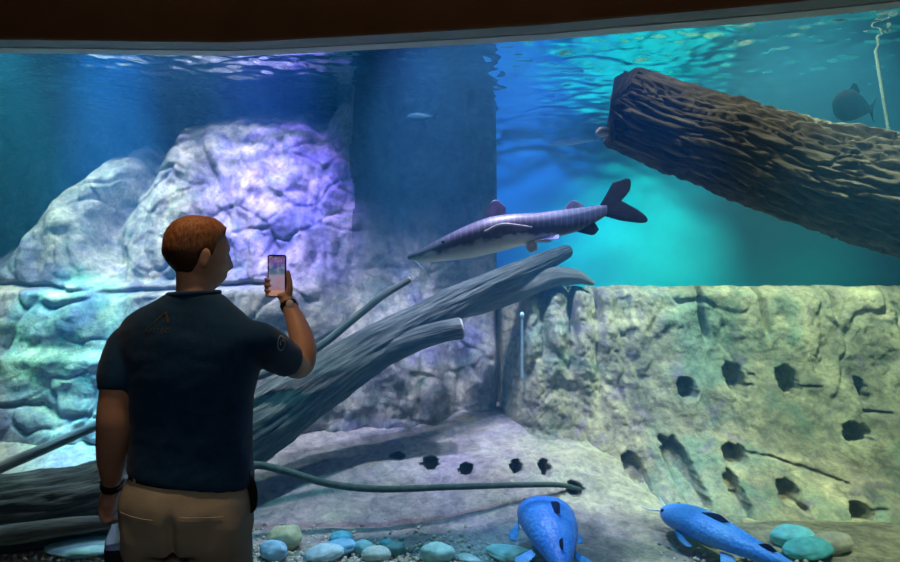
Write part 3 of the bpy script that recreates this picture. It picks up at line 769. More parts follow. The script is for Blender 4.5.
far_fish('shadowy_fish', 851, 106, 4.32, .30, .105, (0, .1, .2), (nv, nv), 'dusky deep bodied fish half hidden behind the floating log')
sf = far_fish('small_fish', 419, 117, 4.7, .20, .030, (0, 0, 0), (te, nv), 'small teal fish before the dark rock column')

# ================================================================== THE PERSON
MY = 2.0
def mp(px, py, Y_=MY): return tuple(at(px, py, Y_))
def mz(py): return CAMZ - (py - 281) / F * MY
def mx2(px): return (px - 450) / F * MY
sk = MY / F
skin, t, b = material('skin')
tc = t.new('ShaderNodeTexCoord').outputs['Object']
t.link(t.ramp(t.noise(tc, 14, 5), [(.3, (.52, .30, .21)), (.7, (.62, .38, .28))]), b.inputs['Base Color'])
b.inputs['Roughness'].default_value = .5; b.inputs['Subsurface Weight'].default_value = .0
PERSON = empty('person', (mx2(190), MY, 0), 'person in dark blue t-shirt and khaki trousers photographing the tank with raised phone', 'person')

HC = np.array(at(198.5, 257, 2.01)); HYAW = math.radians(-50)      # head turned to the right
HR = Euler((math.radians(0), 0, HYAW)).to_matrix()
def head_shape(P, D):
    x, y, z = P[..., 0].copy(), P[..., 1].copy(), P[..., 2].copy()
    up_ = np.clip(D[..., 2], 0, 1); rr_ = 1 + .075 * np.sin(2 * np.arccos(np.clip(np.abs(D[..., 2]), 0, 1))) ** 2 * (D[..., 2] > -.25)
    x, y, z = x * rr_, y * rr_, z * rr_
    low = sstep(-.01, -.11, z)
    x = x * (1 - .30 * low); 
    back = (D[..., 1] < 0)
    y = np.where(back, y * (1 + .10 * np.exp(-((z - .02) / .06) ** 2)) * (1 - .48 * sstep(.02, -.10, z)), y * (1 - .02 * low))
    front = np.clip(D[..., 1], 0, 1) ** 1.5
    y = y + front * .012 * low
    nz = np.clip((.018 - z) / .050, 0, 1) * sstep(-.047, -.032, z)
    y = y + .021 * nz * np.exp(-(x / (.010 + .006 * nz)) ** 2) * (front > 0)
    y = y + front * (.006 * np.exp(-((z - .030) / .012) ** 2 - (x / .045) ** 2) - .010 * np.exp(-((np.abs(x) - .031) / .015) ** 2 - ((z - .012) / .012) ** 2))
    y = y + front * (.007 * np.exp(-((z + .060) / .007) ** 2 - (x / .022) ** 2) + .006 * np.exp(-((z + .072) / .006) ** 2 - (x / .02) ** 2) + .010 * np.exp(-((z + .098) / .014) ** 2 - (x / .022) ** 2))
    return np.stack([x, y, z], -1)
bm = MB()
bm.add(*ball(HC, (.074, .094, .113), 72, 60, head_shape, HR))
def hl(p): return np.array(HR) @ np.asarray(p, float) + HC
for s in (-1, 1):                                                  # ears
    E = Euler((math.radians(-8), 0, s * math.radians(-22))).to_matrix()
    def ear(P, D):
        x = P[..., 0] - s * .006 * (1 - ((D[..., 1]) ** 2 + D[..., 2] ** 2)) * (D[..., 0] * s > 0)
        return np.stack([x, P[..., 1] * (1 + .15 * D[..., 2]), P[..., 2]], -1)
    bm.add(*ball(hl((s * .077, -.006, -.006)), (.008, .0155, .029), 20, 16, ear, HR @ E))
# neck and trunk
bm.add(*tube([(mx2(192), 1.985, mz(312)), (mx2(196.5), 1.987, mz(296)), tuple(hl((0, -.010, -.085))), tuple(hl((0, -.012, -.02)))], [.070, .056, .055, .055], 28, 24))
torso = [(.95, mx2(187), 2.0, .165, .105, 2.3, 0), (1.03, mx2(192), 2.0, .160, .10, 2.3, 0), (1.15, mx2(193), 2.0, .160, .10, 2.3, 0), (1.28, mx2(193), 2.0, .178, .112, 2.3, 0),
         (1.40, mx2(194), 2.0, .180, .105, 2.3, 0), (1.475, mx2(194), 1.99, .140, .082, 2.2, 0), (1.53, mx2(195), 1.985, .085, .07, 2, 0), (1.56, mx2(195), 1.985, .06, .06, 2, 0)]
bm.add(*loft(torso, 44, 40))
# legs
for px0, px1, sd in ((157, 158, -1), (221, 219, 1)):
    bm.add(*tube([(mx2(px0), 2.0, .90), (mx2(px1), 2.0, .72), (mx2(px1) + sd * .01, 2.01, .48), (mx2(px1) + sd * .015, 1.99, .28), (mx2(px1) + sd * .02, 1.99, .10)], [.088, .082, .056, .050, .036], 24, 40))
    bm.add(*tube([(mx2(px1) + sd * .02, 1.985, .06), (mx2(px1) + sd * .03, 2.06, .045), (mx2(px1) + sd * .04, 2.13, .035)], [.036, .038, .03], 16, 20))
# left arm, hanging
SL = (mx2(131), 1.99, mz(338))
la = [(mx2(140), 1.995, mz(348)), mp(121, 372, 1.965), mp(115, 405, 1.95), mp(114, 430, 1.95), mp(112, 458, 1.99), mp(112, 484, 2.03), mp(111, 494, 2.045)]
bm.add(*tube(la, [.046, .046, .048, .049, .043, .028, .027], 24, 60))
# right arm, raised to hold the phone
SRt = (mx2(258), 1.995, mz(336)); EL = mp(299, 366, 2.24)
PY = 2.36
ra = [(mx2(250), 1.995, mz(346)), mp(279, 355, 2.12), EL, mp(304, 350, 2.275), mp(299, 330, 2.31), mp(291, 310, 2.345), mp(287, 301, 2.365)]
bm.add(*tube(ra, [.046, .047, .044, .044, .040, .029, .027], 24, 60))
# hands -------------------------------------------------------------
kp = PY / F
def hp(px, py, dy): return tuple(at(px, py, PY + dy))
# right: palm behind the lower right of the phone, fingers round its left edge, thumb up the right edge
def palmR(P, D): return P
bm.add(*tube([hp(287.5, 303, .010), hp(285.5, 297, .016), hp(283.5, 289, .022), hp(283, 281, .024)], [.026, .034, .036, .030], 20, 20, True, None, .46))
for i, (py, ln, r) in enumerate([(279.5, 0, .0078), (285, 1, .0082), (290.5, .5, .0078), (295.5, -1.5, .0068)]):
    bm.add(*tube([hp(285, py + 1.5, .022), hp(278, py + .2, .024), hp(270.5, py, .022), hp(266.3 - ln * .2, py, .010), hp(266.6, py + .3, -.004), hp(269.5 + ln * .6, py + .6, -.0125)], [r * 1.15, r * 1.08, r * 1.02, r, r * .95, r * .82], 12, 30))
bm.add(*tube([hp(287, 299, .006), hp(289.5, 291, -.004), hp(290, 284, -.004), hp(288.8, 277, -.003), hp(287.6, 271.5, -.004)], [.016, .0125, .0102, .0098, .0078], 14, 26))
bm.add(*tube([hp(286, 300, .004), hp(283, 296, -.006), hp(279.5, 295.5, -.004)], [.016, .013, .009], 14, 18))   # heel of the thumb
# left: fingers hang and close on the bottle cap
bm.add(*tube([mp(111, 488, 2.035), mp(110, 495, 2.05), mp(108.5, 503, 2.055), mp(108, 508, 2.055)], [.026, .034, .037, .033], 20, 20, True, None, .78))
for i, (dy, ln, r) in enumerate([(.032, .9, .0085), (.011, 1.1, .009), (-.010, 1.0, .0085), (-.030, .8, .0075)]):
    bm.add(*tube([mp(108 + dy * 190, 505, 2.055 + dy * .6), mp(107 + dy * 210, 512.5, 2.052 + dy * .7), mp(108 + dy * 180, 518.5 + ln, 2.05 + dy * .75), mp(111 + dy * 130, 521 + ln, 2.052 + dy * .7), mp(114 + dy * 60, 519.5, 2.055 + dy * .6)], [r * 1.2, r * 1.1, r, r * .95, r * .85], 12, 26))
bm.add(*tube([mp(113, 496, 2.075), mp(118, 502, 2.098), mp(121, 509, 2.095), mp(121.5, 515, 2.08)], [.015, .012, .0105, .0085], 14, 22))
body = bm.build('body', skin, PERSON); fuse(body, .0046, 4, .5)
# eyes
for s in (-1, 1):
    o = mesh('eye', *ball(hl((s * .031, .073, .010)), (.0115,) * 3, 16, 12), plain('eye white', (.6, .58, .55), .2, .6), PERSON)
# hair: short crop
def hairfn(P, D):
    H = head_shape(P, D); x, y, z = H[..., 0], H[..., 1], H[..., 2]
    line = np.interp(y, [-.12, -.055, -.036, -.018, .004, .010, .016, .030, .060, .085], [-.080, -.074, -.050, .006, .020, -.012, .0, .034, .066, .086])
    inside = sstep(-.012, .014, z - line + .008 * pnoise(D * 14))
    th = .0015 + .008 * sstep(.03, .085, z) + .003 * sstep(-.06, .03, z)
    n = 1 + .30 * fbm(D * np.array([9, 9, 9]), 3)
    return H * (1 + ((th * n) / .095) * inside - .05 * (1 - inside))[..., None]
hm, t, b = material('short ginger hair')
tc = t.new('ShaderNodeTexCoord').outputs['Object']
mp_ = t.new('ShaderNodeMapping'); t.link(tc, mp_.inputs['Vector']); mp_.inputs['Scale'].default_value = (1, 1, .25)
n_ = t.noise(mp_.outputs[0], 160, 3, .6)
t.link(t.ramp(n_, [(.3, (.16, .06, .022)), (.7, (.46, .20, .075))]), b.inputs['Base Color'])
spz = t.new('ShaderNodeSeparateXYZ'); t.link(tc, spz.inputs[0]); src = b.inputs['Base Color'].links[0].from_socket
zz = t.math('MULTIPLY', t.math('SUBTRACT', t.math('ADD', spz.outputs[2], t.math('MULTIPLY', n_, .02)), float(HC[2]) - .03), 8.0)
t.link(t.mix(t.ramp(zz, [(.42, (1,) * 3), (.72, (0,) * 3)]), src, (.055, .024, .012)), b.inputs['Base Color']); b.inputs['Roughness'].default_value = .55  # light from above put into the hair colour, darker lower down
bp = t.new('ShaderNodeBump'); bp.inputs['Strength'].default_value = .8; bp.inputs['Distance'].default_value = .004; t.link(n_, bp.inputs['Height']); t.link(bp.outputs[0], b.inputs['Normal'])
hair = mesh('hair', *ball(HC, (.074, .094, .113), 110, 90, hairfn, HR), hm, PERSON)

# t-shirt
shm = plain('dark blue cotton', (.006, .055, .15), .8, .15, .15, 40, .25, 300, 0, .15)
tk = -.145
sh = MB()
ss_ = [(.997, mx2(192), 2.0, .187, .130, 2.4, tk), (1.04, mx2(192), 2.0, .184, .126, 2.4, tk * .8), (1.14, mx2(192), 2.0, .178, .118, 2.4, tk * .4), (1.26, mx2(193), 2.0, .186, .124, 2.4, 0), (1.34, mx2(193.5), 2.0, .202, .128, 2.3, 0),
       (1.41, mx2(193), 2.0, .216, .122, 2.3, -.02), (1.46, mx2(192), 1.995, .208, .108, 2.2, -.04), (1.50, mx2(193), 1.99, .172, .094, 2.1, -.04), (1.535, mx2(196), 1.987, .116, .082, 2, -.02), (1.565, mx2(196), 1.985, .076, .072, 2, .03)]
sh.add(*loft(ss_, 56, 60))
sh.add(*tube([(mx2(148), 2.0, mz(337)), mp(131, 346), mp(121, 366, 1.972), mp(117.5, 391, 1.955)], [.060, .066, .062, .055], 28, 30, False))
sh.add(*tube([(mx2(238), 2.0, mz(337)), mp(257, 341), mp(274, 351, 2.09), mp(289, 361, 2.175)], [.058, .064, .064, .060], 28, 30, False))
shirt = sh.build('t_shirt', shm, PERSON); fuse(shirt, .0065, 16, .5)
A = co(shirt); N = normals(shirt)
wr = .010 * fbm(A * np.array([5, 5, 9]) + 3, 3) + .006 * (ridged(A * np.array([7, 4, 5]) + np.array([0, 0, 2]), 2) - .5) * sstep(1.3, 1.1, A[:, 2])
w_hem = sstep(.995, 1.06, A[:, 2] + .145 * (A[:, 0] - mx2(192)))
setco(shirt, A + N * (wr * w_hem)[:, None])
o = MB().add(*tube([(mx2(196) + .073 * math.cos(a), 1.985 + .070 * math.sin(a), 1.562 + .05 * .073 * math.cos(a)) for a in np.linspace(0, 2 * math.pi, 25)], [.008] * 25, 10, 72)).build('collar', shm, shirt)
# prints on the shirt, laid on the cloth
bpy.context.view_layer.update()
def bvh(o):
    me = o.data; return BVHTree.FromPolygons([v.co.copy() for v in me.vertices], [tuple(p.vertices) for p in me.polygons])
SB = bvh(shirt)
def lay(v, origin_fn, d):
    out = []
    for q in v:
        p = origin_fn(q); h = SB.ray_cast(p, d)
        loc = h[0] if h[0] is not None else p
        out.append(loc - d * (.0015 + float(q[2])))
    return out
def text_mesh(s, size):
    cu = bpy.data.curves.new('lettering', 'FONT'); cu.body = s; cu.size = size; cu.align_x = 'CENTER'; cu.align_y = 'CENTER'; cu.space_character = 1.25
    ob = bpy.data.objects.new('lettering', cu); COL.objects.link(ob)
    me = evaluated(ob); v = [x.co.copy() for x in me.vertices]; f = [tuple(p.vertices) for p in me.polygons]
    bpy.data.objects.remove(ob); return v, f
prm = plain('faded olive print', (.10, .10, .065), .7, .2); prw = plain('pale sleeve print', (.42, .52, .60), .7, .2)
d = Vector((0, 1, 0))
of = lambda q: Vector((mx2(173) + q[0], 1.6, mz(328) + q[1]))
v, f = text_mesh('APITEC', .020)
v = [(q.x, q.y, .0) for q in v]
mk = MB(); mk.add(lay(v, of, d), f)
def quadstrip(pts, w0, w1):
    v, f = [], []
    for i in range(len(pts) - 1):
        (x0, y0), (x1, y1) = pts[i], pts[i + 1]
        for k in range(9):
            s_ = k / 8; w = w0 + (w1 - w0) * s_; v += [(x0 + (x1 - x0) * s_ - w, y0 + (y1 - y0) * s_, 0), (x0 + (x1 - x0) * s_ + w, y0 + (y1 - y0) * s_, 0)]
            if k: n = len(v); f.append((n - 4, n - 3, n - 1, n - 2))
    return v, f
of2 = lambda q: Vector((mx2(176) + q[0], 1.6, mz(325) + q[1]))
for pts, a_, b_ in (([(-.034, .0), (.012, .046)], .001, .004), ([(.012, .046), (.024, .014)], .004, .003), ([(.004, .020), (.020, .012)], .0012, .0015)):
    v, f = quadstrip(pts, a_, b_); mk.add(lay(v, of2, d), f)
o = mk.build('back_print', prm, shirt, False); o['label'] = 'faint olive peak mark over small lettering'
# sleeve emblem: ring with a swirl
em = MB(); vd = (at(281.5, 343, 2.0) - Vector((0, 0, CAMZ))).normalized()
h0 = SB.ray_cast(Vector((0, 0, CAMZ)), vd); c0 = h0[0]; n0 = (h0[1] * (1 if h0[1].dot(vd) < 0 else -1)).normalized()
n0 = (n0 - vd * .8).normalized(); ux = n0.cross(Vector((0, 0, 1))).normalized() * -1; uz = ux.cross(n0) * -1
if uz.z < 0: uz = -uz
if ux.x < 0: ux = -ux
def of3(q): return c0 + n0 * .05 + ux * q[0] + uz * q[1]
ring = []; rf = []
for i in range(33):
    a = i / 32 * 2 * math.pi
    ring += [(.0175 * math.cos(a), .0205 * math.sin(a), 0), (.0215 * math.cos(a), .0250 * math.sin(a), 0)]
    if i: n = len(ring); rf.append((n - 4, n - 3, n - 1, n - 2))
em.add(lay(ring, of3, -n0), rf)
sw = [(.011 * math.cos(a) * (1 - a / 9), .012 * math.sin(a) * (1 - a / 9)) for a in np.linspace(.3, 4.6, 14)]
v, f = [], []
for i, (x, y) in enumerate(sw):
    v += [(x - .0022, y - .001, 0), (x + .0022, y + .001, 0)]
    if i: n = len(v); f.append((n - 4, n - 3, n - 1, n - 2))
em.add(lay(v, of3, -n0), f)
o = em.build('sleeve_print', prw, shirt, False); o['label'] = 'pale round emblem on the sleeve'

# trousers
tm, t, b = material('khaki cotton twill')
tc = t.new('ShaderNodeTexCoord').outputs['Object']
t.link(t.ramp(t.noise(tc, 9, 6), [(.3, (.36, .355, .30)), (.7, (.46, .455, .385))]), b.inputs['Base Color']); b.inputs['Roughness'].default_value = .9; b.inputs['Specular IOR Level'].default_value = .1
bp = t.new('ShaderNodeBump'); bp.inputs['Strength'].default_value = .3; bp.inputs['Distance'].default_value = .004; t.link(t.noise(tc, 260, 3), bp.inputs['Height']); t.link(bp.outputs[0], b.inputs['Normal'])
tr_ = MB()
tr_.add(*loft([(.80, mx2(189.5), 1.995, .186, .135, 2.5, 0), (.86, mx2(188.5), 1.992, .193, .140, 2.4, 0), (.92, mx2(188), 1.992, .196, .140, 2.4, -.03), (.975, mx2(190), 1.995, .184, .124, 2.4, -.08), (1.015, mx2(191), 2.0, .169, .113, 2.4, -.09), (1.05, mx2(191), 2.0, .162, .108, 2.4, -.09)], 56, 34))
for px0, px1, sd in ((162, 161, -1), (219, 218, 1)):
    tr_.add(*tube([(mx2(px0), 1.995, .87), (mx2(px1), 2.0, .74), (mx2(px1) + sd * .005, 2.0, .50), (mx2(px1) + sd * .015, 1.995, .28), (mx2(px1) + sd * .02, 1.99, .075)], [.106, .100, .084, .078, .076], 32, 60, False))
    tr_.add(*ball((mx2(px0) + sd * .004, 1.935, .855), (.090, .072, .135), 28, 20))
tro = tr_.build('trousers', tm, PERSON); fuse(tro, .0075, 8, .5)
A = co(tro); N = normals(tro)
wr = .010 * fbm(A * np.array([6, 6, 8]) + 9, 3) + .012 * (ridged(A * np.array([5, 4, 7]) + np.array([0, 0, 5]), 2) - .5) * (sstep(.86, .74, A[:, 2]))
cxm = mx2(187) + .01
cre = np.exp(-((A[:, 0] - cxm) / .014) ** 2) * sstep(.96, .88, A[:, 2]) * sstep(.70, .80, A[:, 2]) * (A[:, 1] < 2.0)
fold = np.zeros(len(A))
for sd in (-1, 1):                                                  # creases below the seat
    zc = .795 - .10 * np.abs(A[:, 0] - cxm) ** 1 * 0 - .22 * (np.abs(A[:, 0] - cxm) - .05) * -1 * (sd < 0) * 0
    fold += np.exp(-((A[:, 2] - (.79 + .35 * (np.abs(A[:, 0] - cxm)) ** 1.3)) / .010) ** 2) * ((A[:, 0] - cxm) * sd > .01) * (A[:, 1] < 2.0)
setco(tro, A + N * (wr * sstep(1.04, .98, A[:, 2]) - .018 * cre)[:, None])
TB = bvh(tro)
blk = plain('black leather', (.012, .012, .014), .5, .4)
belt = MB()
ang = np.linspace(0, 2 * math.pi, 72, endpoint=False); P = []
for a in ang:
    c, s_ = math.cos(a), math.sin(a)
    x = np.sign(c) * abs(c) ** (2 / 2.4); y = np.sign(s_) * abs(s_) ** (2 / 2.4)
    row = []
    for dr, z in ((-.004, .997), (.006, .997), (.006, 1.034), (-.004, 1.034)):
        row.append((mx2(190.5) + x * (.171 + dr), 2.0 + y * (.116 + dr), z - .10 * x * .18))
    P.append(row)
P.append(P[0]); v, f = grid(np.array(P), True); belt.add(v, f)
o = belt.build('belt', blk, tro, False); o['label'] = 'black belt'
for px in (150, 196, 238):
    h = TB.ray_cast(Vector((mx2(px), 1.5, mz(470))), Vector((0, 1, 0)))
    if h[0]: mesh('belt_loop', *box((mx2(px), h[0].y - .006, 1.01 - .10 * (mx2(px) - mx2(190))), (.010, .006, .05)), tm, tro, False)
for px, wv_ in ((156, 1), (218, 1)):                                 # welt pockets
    pk = MB(); vv = []; ff = []
    for i in range(15):
        s_ = i / 14 - .5; x = mx2(px) + s_ * .115; z = .918 - .07 * s_ * .115
        for k, (dz, off) in enumerate(((.006, .001), (.004, -.0022), (-.006, -.0022), (-.007, .001))):
            h = TB.ray_cast(Vector((x, 1.5, z + dz)), Vector((0, 1, 0)))
            yy = h[0].y if h[0] else 1.87
            vv.append((x, yy + off, z + dz))
    P = np.array(vv).reshape(15, 4, 3); v, f = grid(P, True); pk.add(v, f)
    pk.build('pocket', tm, tro, False)
# shoes
for px1, sd in ((158, -1), (219, 1)):
    cx = mx2(px1) + sd * .025
    s_ = MB().add(*tube([(cx, 1.94, .055), (cx + sd * .004, 2.0, .058), (cx + sd * .012, 2.08, .05), (cx + sd * .02, 2.16, .042)], [.048, .050, .048, .036], 24, 30))
    q = np.array(s_.v); q[:, 2] = np.maximum(q[:, 2], .012); s_.v = [tuple(x) for x in q]
    so = s_.build('shoe', plain('dark shoe', (.03, .03, .035), .6, .3), PERSON)
    P = np.array([[(cx + sd * .012 * (yy - 1.9) / .1 * .6 + math.cos(a) * .053 * (1 if yy < 2.1 else .85), yy, 0) for a in (0,)] for yy in (1.9,)])
    mesh('sole', *loft([(.0, cx + sd * .01, 2.04, .052, .165, 2.6, 0), (.010, cx + sd * .01, 2.04, .054, .168, 2.6, 0), (.022, cx + sd * .01, 2.04, .053, .166, 2.6, 0)], 40, 6), plain('rubber sole', (.2, .2, .2), .8, .2), so)
# wristbands
def band(name, c, d, r, w, th, m, parent, flat=1.0):
    d = Vector(d).normalized(); R = np.array(d.to_track_quat('Z', 'Y').to_matrix()); P = []
    for a in np.linspace(0, 2 * math.pi, 40, endpoint=False):
        P.append([R @ np.array((math.cos(a) * rr, math.sin(a) * rr, z)) + np.array(c) for rr, z in ((r, -w), (r + th, -w), (r + th, w), (r, w))])
    P.append(P[0]); v, f = grid(np.array(P), True); return mesh(name, v, f, m, parent, False)
bl = band('wristband', mp(112, 484, 2.03), Vector(mp(111, 494, 2.045)) - Vector(mp(112, 470, 2.01)), .029, .011, .005, blk, PERSON); bl['label'] = 'black band on the lowered wrist'
wt = band('wristwatch', mp(289.2, 306, 2.355), Vector(mp(287, 301, 2.365)) - Vector(mp(291, 310, 2.345)), .0275, .009, .004, blk, PERSON); wt['label'] = 'watch on the raised wrist'
mesh('watch_face', *ball(np.array(at(289.8, 304, 2.321)), (.014, .006, .016), 24, 12), plain('silver white', (.85, .87, .9), .25, .7, .05, 20), wt)

# things held or worn
ph = empty('smartphone', at(277, 299, PY), 'black smartphone held upright in the raised hand, camera picture on its screen', 'phone')
pc = at(277, 276, PY)
pb = MB()
w_, h_, t_, r_ = .0335, .0775, .0042, .009
def rrect(w, h, r, n=8):
    o_ = []
    for cx, cz, a0 in ((w - r, h - r, 0), (-w + r, h - r, 90), (-w + r, -h + r, 180), (w - r, -h + r, 270)):
        for k in range(n + 1): a = math.radians(a0 + 90 * k / n); o_.append((cx + r * math.cos(a), cz + r * math.sin(a)))
    return o_
def slab(w, h, r, y0, y1, bev=.001):
    prof = []
    for y, ins in ((y0, bev), (y0 + bev, 0), (y1 - bev, 0), (y1, bev)):
        prof.append([(pc.x + x, pc.y + y, pc.z + z) for x, z in rrect(w - ins, h - ins, r)])
    v, f = grid(np.array(prof), True); k = len(prof[0]); f += [tuple(range(k)), tuple(range(3 * k, 4 * k))[::-1]]
    return v, f
mesh('case', *slab(w_, h_, r_, -t_, t_), blk, ph)
scm, t, b = material('lit phone screen'); t.n.remove(b)
g = t.new('ShaderNodeTexCoord').outputs['Generated']; sp = t.new('ShaderNodeSeparateXYZ'); t.link(g, sp.inputs[0])
mpn = t.new('ShaderNodeMapping'); t.link(t.new('ShaderNodeTexCoord').outputs['Object'], mpn.inputs['Vector']); mpn.inputs['Scale'].default_value = (1, .05, 1)
nz_ = t.noise(mpn.outputs[0], 55, 3, .6)
c1 = t.ramp(sp.outputs[2], [(0, (.75, .25, .08)), (.12, (.9, .45, .2)), (.16, (.55, .28, .35)), (.5, (.55, .38, .55)), (.56, (.12, .25, .35)), (.75, (.10, .13, .45)), (.9, (.35, .12, .5)), (1, (.06, .06, .1))])
c2 = t.mix(t.ramp(nz_, [(.42, (0,) * 3), (.62, (.8,) * 3)]), c1, (.45, .42, .62))
em_ = t.new('ShaderNodeEmission'); t.link(c2, em_.inputs['Color']); em_.inputs['Strength'].default_value = .5
t.link(em_.outputs[0], t.n['Material Output'].inputs['Surface'])
o = mesh('screen', *slab(w_ - .0045, h_ - .005, r_ - .002, -t_ - .0006, -t_ + .001, .0002), scm, ph); o['label'] = 'lit screen showing the tank'
for k, dz in enumerate((.056, .034)):
    mesh('lens', *tube([(pc.x + .014, pc.y + t_ - .001, pc.z + dz), (pc.x + .014, pc.y + t_ + .002, pc.z + dz)], [.007, .0065], 20, 6, False), plain('lens glass', (.02, .02, .03), .1, .8), ph)

bo = empty('water_bottle', at(118, 560, 2.06), 'clear plastic water bottle hanging from the lowered hand', 'bottle')
bc = np.array(at(116.5, 515, 2.06))
gm, t, b = material('clear plastic'); b.inputs['Base Color'].default_value = (.75, .82, .9, 1); b.inputs['Transmission Weight'].default_value = .85; b.inputs['Roughness'].default_value = .15; b.inputs['IOR'].default_value = 1.2
def lathe(prof, c, n=32):
    P = np.array([[(c[0] + r * math.cos(a), c[1] + r * math.sin(a), c[2] + z) for a in np.linspace(0, 2 * math.pi, n, endpoint=False)] for z, r in prof])
    v, f = grid(P, True); v = np.vstack([v, P[0].mean(0), P[-1].mean(0)]); q = len(v); e = (len(prof) - 1) * n
    f += [(q - 2, (j + 1) % n, j) for j in range(n)] + [(q - 1, e + j, e + (j + 1) % n) for j in range(n)]
    return v, f
bz = mesh('shell', *lathe([(-.215, .024), (-.213, .032), (-.20, .034), (-.19, .0325), (-.18, .034), (-.10, .034), (-.085, .0335), (-.06, .0275), (-.035, .018), (-.02, .0135), (-.006, .0135)], bc), gm, bo)
mesh('label_band', *lathe([(-.165, .0342), (-.165, .0348), (-.10, .0348), (-.10, .0342)], bc), plain('dark bottle wrapper', (.02, .03, .05), .5, .4), bz, False)['label'] = 'dark wrapper'
mesh('cap', *lathe([(-.012, .0145), (-.010, .0152), (.004, .0152), (.006, .0140)], bc), plain('blue white cap', (.5, .55, .62), .5, .4), bo)
# pouch at the right hip
po = MB().add(*tube([mp(249, 476, 1.985), mp(251.5, 484, 1.985), mp(252.8, 496, 1.985), mp(252.4, 506, 1.985), mp(251, 511, 1.985)], [.005, .008, .009, .008, .005], 14, 30, True, None, 1.7)).build('belt_pouch', blk)
tag(po, 'small black pouch clipped at the right hip', 'pouch')
cl = mesh('clip', *box(mp(249.6, 477, 1.985), (.008, .022, .03)), blk, po, False)

# ================================================================== LIGHT
def look(o, target): o.rotation_euler = (Vector(target) - o.location).to_track_quat('-Z', 'Y').to_euler()
def spot(name, loc, target, color, power, angle, blend=.6, radius=.06, caustic=None):
    L = bpy.data.lights.new(name, 'SPOT'); L.color = color; L.energy = power; L.spot_size = math.radians(angle); L.spot_blend = blend; L.shadow_soft_size = radius
    o = bpy.data.objects.new(name, L); COL.objects.link(o); o.location = loc; look(o, target)
    if caustic:
        scale, mn, st = caustic
        L.use_nodes = True; t = NT(L.node_tree); e = t.n['Emission']
        c = t.new('ShaderNodeTexCoord').outputs['Normal']
        n = t.new('ShaderNodeTexNoise'); t.link(c, n.inputs['Vector']); n.inputs['Scale'].default_value = scale * .6; n.inputs['Detail'].default_value = 2
        va = t.new('ShaderNodeVectorMath', operation='MULTIPLY_ADD'); t.link(n.outputs['Color'], va.inputs[0]); va.inputs[1].default_value = (.28,) * 3; t.link(c, va.inputs[2])
        vo = t.new('ShaderNodeTexVoronoi', feature='SMOOTH_F1'); t.link(va.outputs[0], vo.inputs['Vector']); vo.inputs['Scale'].default_value = scale; vo.inputs['Smoothness'].default_value = .35
        r = t.ramp(vo.outputs['Distance'], [(.12, (mn,) * 3), (.38, (mn * 1.7,) * 3), (.62, (1,) * 3)])
        bw = t.new('ShaderNodeRGBToBW'); t.link(r, bw.inputs[0])
        t.link(t.math('MULTIPLY', bw.outputs[0], st), e.inputs['Strength'])
    return o
ZL = 4.15
# white pool lamps over the rockwork
spot('lamp_mound', (-1.8, 3.95, ZL), (-1.95, 5.0, 1.6), (.64, .70, 1), 480, 70, .9, .05, (34, .07, 2.1))
spot('lamp_left', (-3.1, 4.32, ZL), (-2.7, 4.9, .9), (.62, .92, .92), 440, 60, .8, .05, (20, .35, 1.4))
spot('lamp_bank', (.25, 4.3, ZL), (.0, 4.3, .3), (.70, .72, 1), 440, 62, .8, .05, (22, .4, 1.4))
spot('lamp_ledge', (2.4, 4.45, ZL), (2.4, 4.7, .8), (.74, 1, .74), 640, 76, .8, .06, (20, .4, 1.4))
spot('lamp_lobes', (.7, 4.3, ZL), (1.0, 4.9, .9), (.46, .58, 1), 380, 44, .8, .06, (20, .4, 1.4))
# coloured effect lamps
spot('lamp_blue', (-1.95, 3.55, ZL), (-2.1, 4.2, 1.6), (.10, .48, 1), 2500, 24, .9, .06)
spot('lamp_violet', (-1.10, 3.55, ZL), (-1.36, 5.0, 2.55), (.22, .15, 1), 1700, 34, .9, .06)
spot('lamp_teal', (-3.0, 3.8, ZL), (-2.8, 4.8, 1.25), (.05, 1, .75), 800, 20, .6, .04)
spot('lamp_deep_blue', (-.3, 4.2, ZL), (-.15, 5.0, .6), (.42, .50, 1), 560, 32, .9, .06, (22, .3, 1.5))
spot('lamp_back_blue', (.7, 5.5, ZL), (.55, 7, 2.6), (.02, .20, 1), 420, 74, .9, .1)
spot('lamp_back_teal', (2.1, 5.3, ZL), (2.0, 6.9, 1.7), (.0, .95, .88), 820, 52, 1, .1)
spot('lamp_front_blue', (.9, 3.15, 4.0), (1.0, 3.6, .2), (.06, .38, 1), 290, 36, .8, .05)
spot('lamp_back_teal_far', (4.2, 5.4, ZL), (3.9, 6.5, 1.3), (.0, .9, .75), 170, 44, 1, .1)
spot('lamp_front_cyan', (-.75, 3.35, 4.0), (-.6, 3.5, .1), (.22, .75, 1), 280, 40, .8, .05)
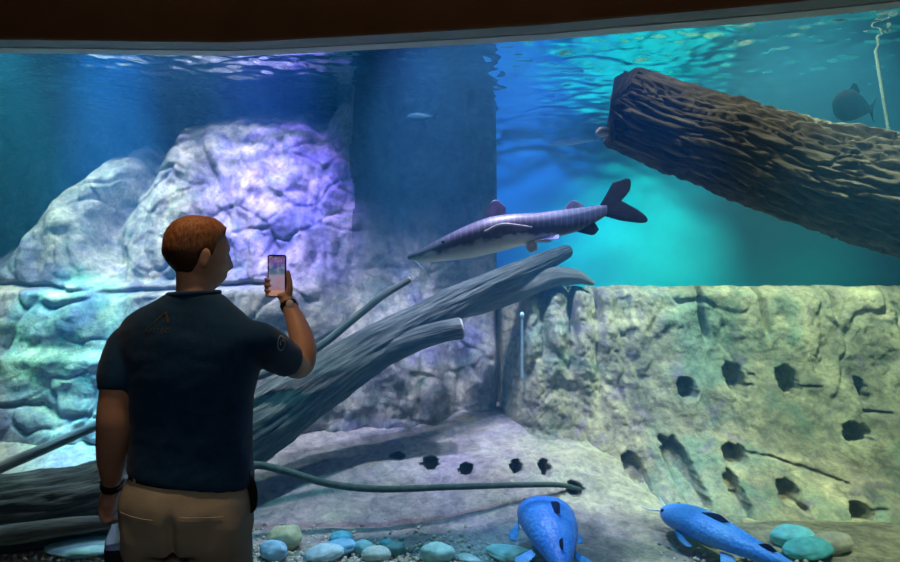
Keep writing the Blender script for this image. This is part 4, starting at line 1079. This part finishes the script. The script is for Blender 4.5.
spot('lamp_fish', (.2, 3.5, ZL), (.3, 3.9, 1.8), (.42, .36, 1), 110, 26, .8, .05)
spot('lamp_front_right', (2.4, 2.6, 4.0), (2.1, 3.6, .2), (.85, 1, .85), 300, 44, .8, .05, (20, .4, 1.4))
spot('lamp_log', (1.5, 2.75, 4.0), (1.75, 3.85, 2.4), (1, .96, .8), 100, 76, .8, .1)
P_ = bpy.data.lights.new('fill_blue', 'AREA'); P_.shape = 'RECTANGLE'; P_.energy = 28; P_.size = 6; P_.size_y = 1.2; P_.color = (.14, .34, 1)  # added unseen soft fill that turns the tank's shadows blue
o = bpy.data.objects.new('fill_blue', P_); COL.objects.link(o); o.location = (-.2, 4.2, 4.25)
# visitors' side: dim warm ceiling lamp behind the person
spot('lamp_room', (-.80, 1.75, 3.42), (-.79, 2.0, 1.5), (1, .60, .30), 60, 34, .9, .12)
A_ = bpy.data.lights.new('lamp_room_wide', 'AREA'); A_.energy = 15; A_.size = 1.2; A_.color = (1, .90, .80)
o = bpy.data.objects.new('lamp_room_wide', A_); COL.objects.link(o); o.location = (.3, -1.5, 3.35); o.rotation_euler = (math.radians(38), 0, 0)
w = bpy.data.worlds.new('room dark'); S.world = w; w.use_nodes = True
w.node_tree.nodes['Background'].inputs[0].default_value = (.02, .03, .05, 1); w.node_tree.nodes['Background'].inputs[1].default_value = .3

# ================================================================== CAMERA
cam = bpy.data.cameras.new('camera'); cam.sensor_width = 36; cam.lens = 36 * F / 900; cam.clip_start = .05
o = bpy.data.objects.new('camera', cam); COL.objects.link(o); o.location = (0, 0, CAMZ); o.rotation_euler = (math.pi / 2, 0, 0)
S.camera = o
S.view_settings.view_transform = 'Standard'; S.view_settings.look = 'None'; S.view_settings.exposure = .12; S.view_settings.gamma = 1
S.view_settings.use_curve_mapping = False
S.cycles.use_denoising = True
S.cycles.volume_bounces = 0; S.cycles.max_bounces = 6; S.cycles.transparent_max_bounces = 12
S.cycles.caustics_reflective = False; S.cycles.caustics_refractive = False
S.cycles.sample_clamp_indirect = 4
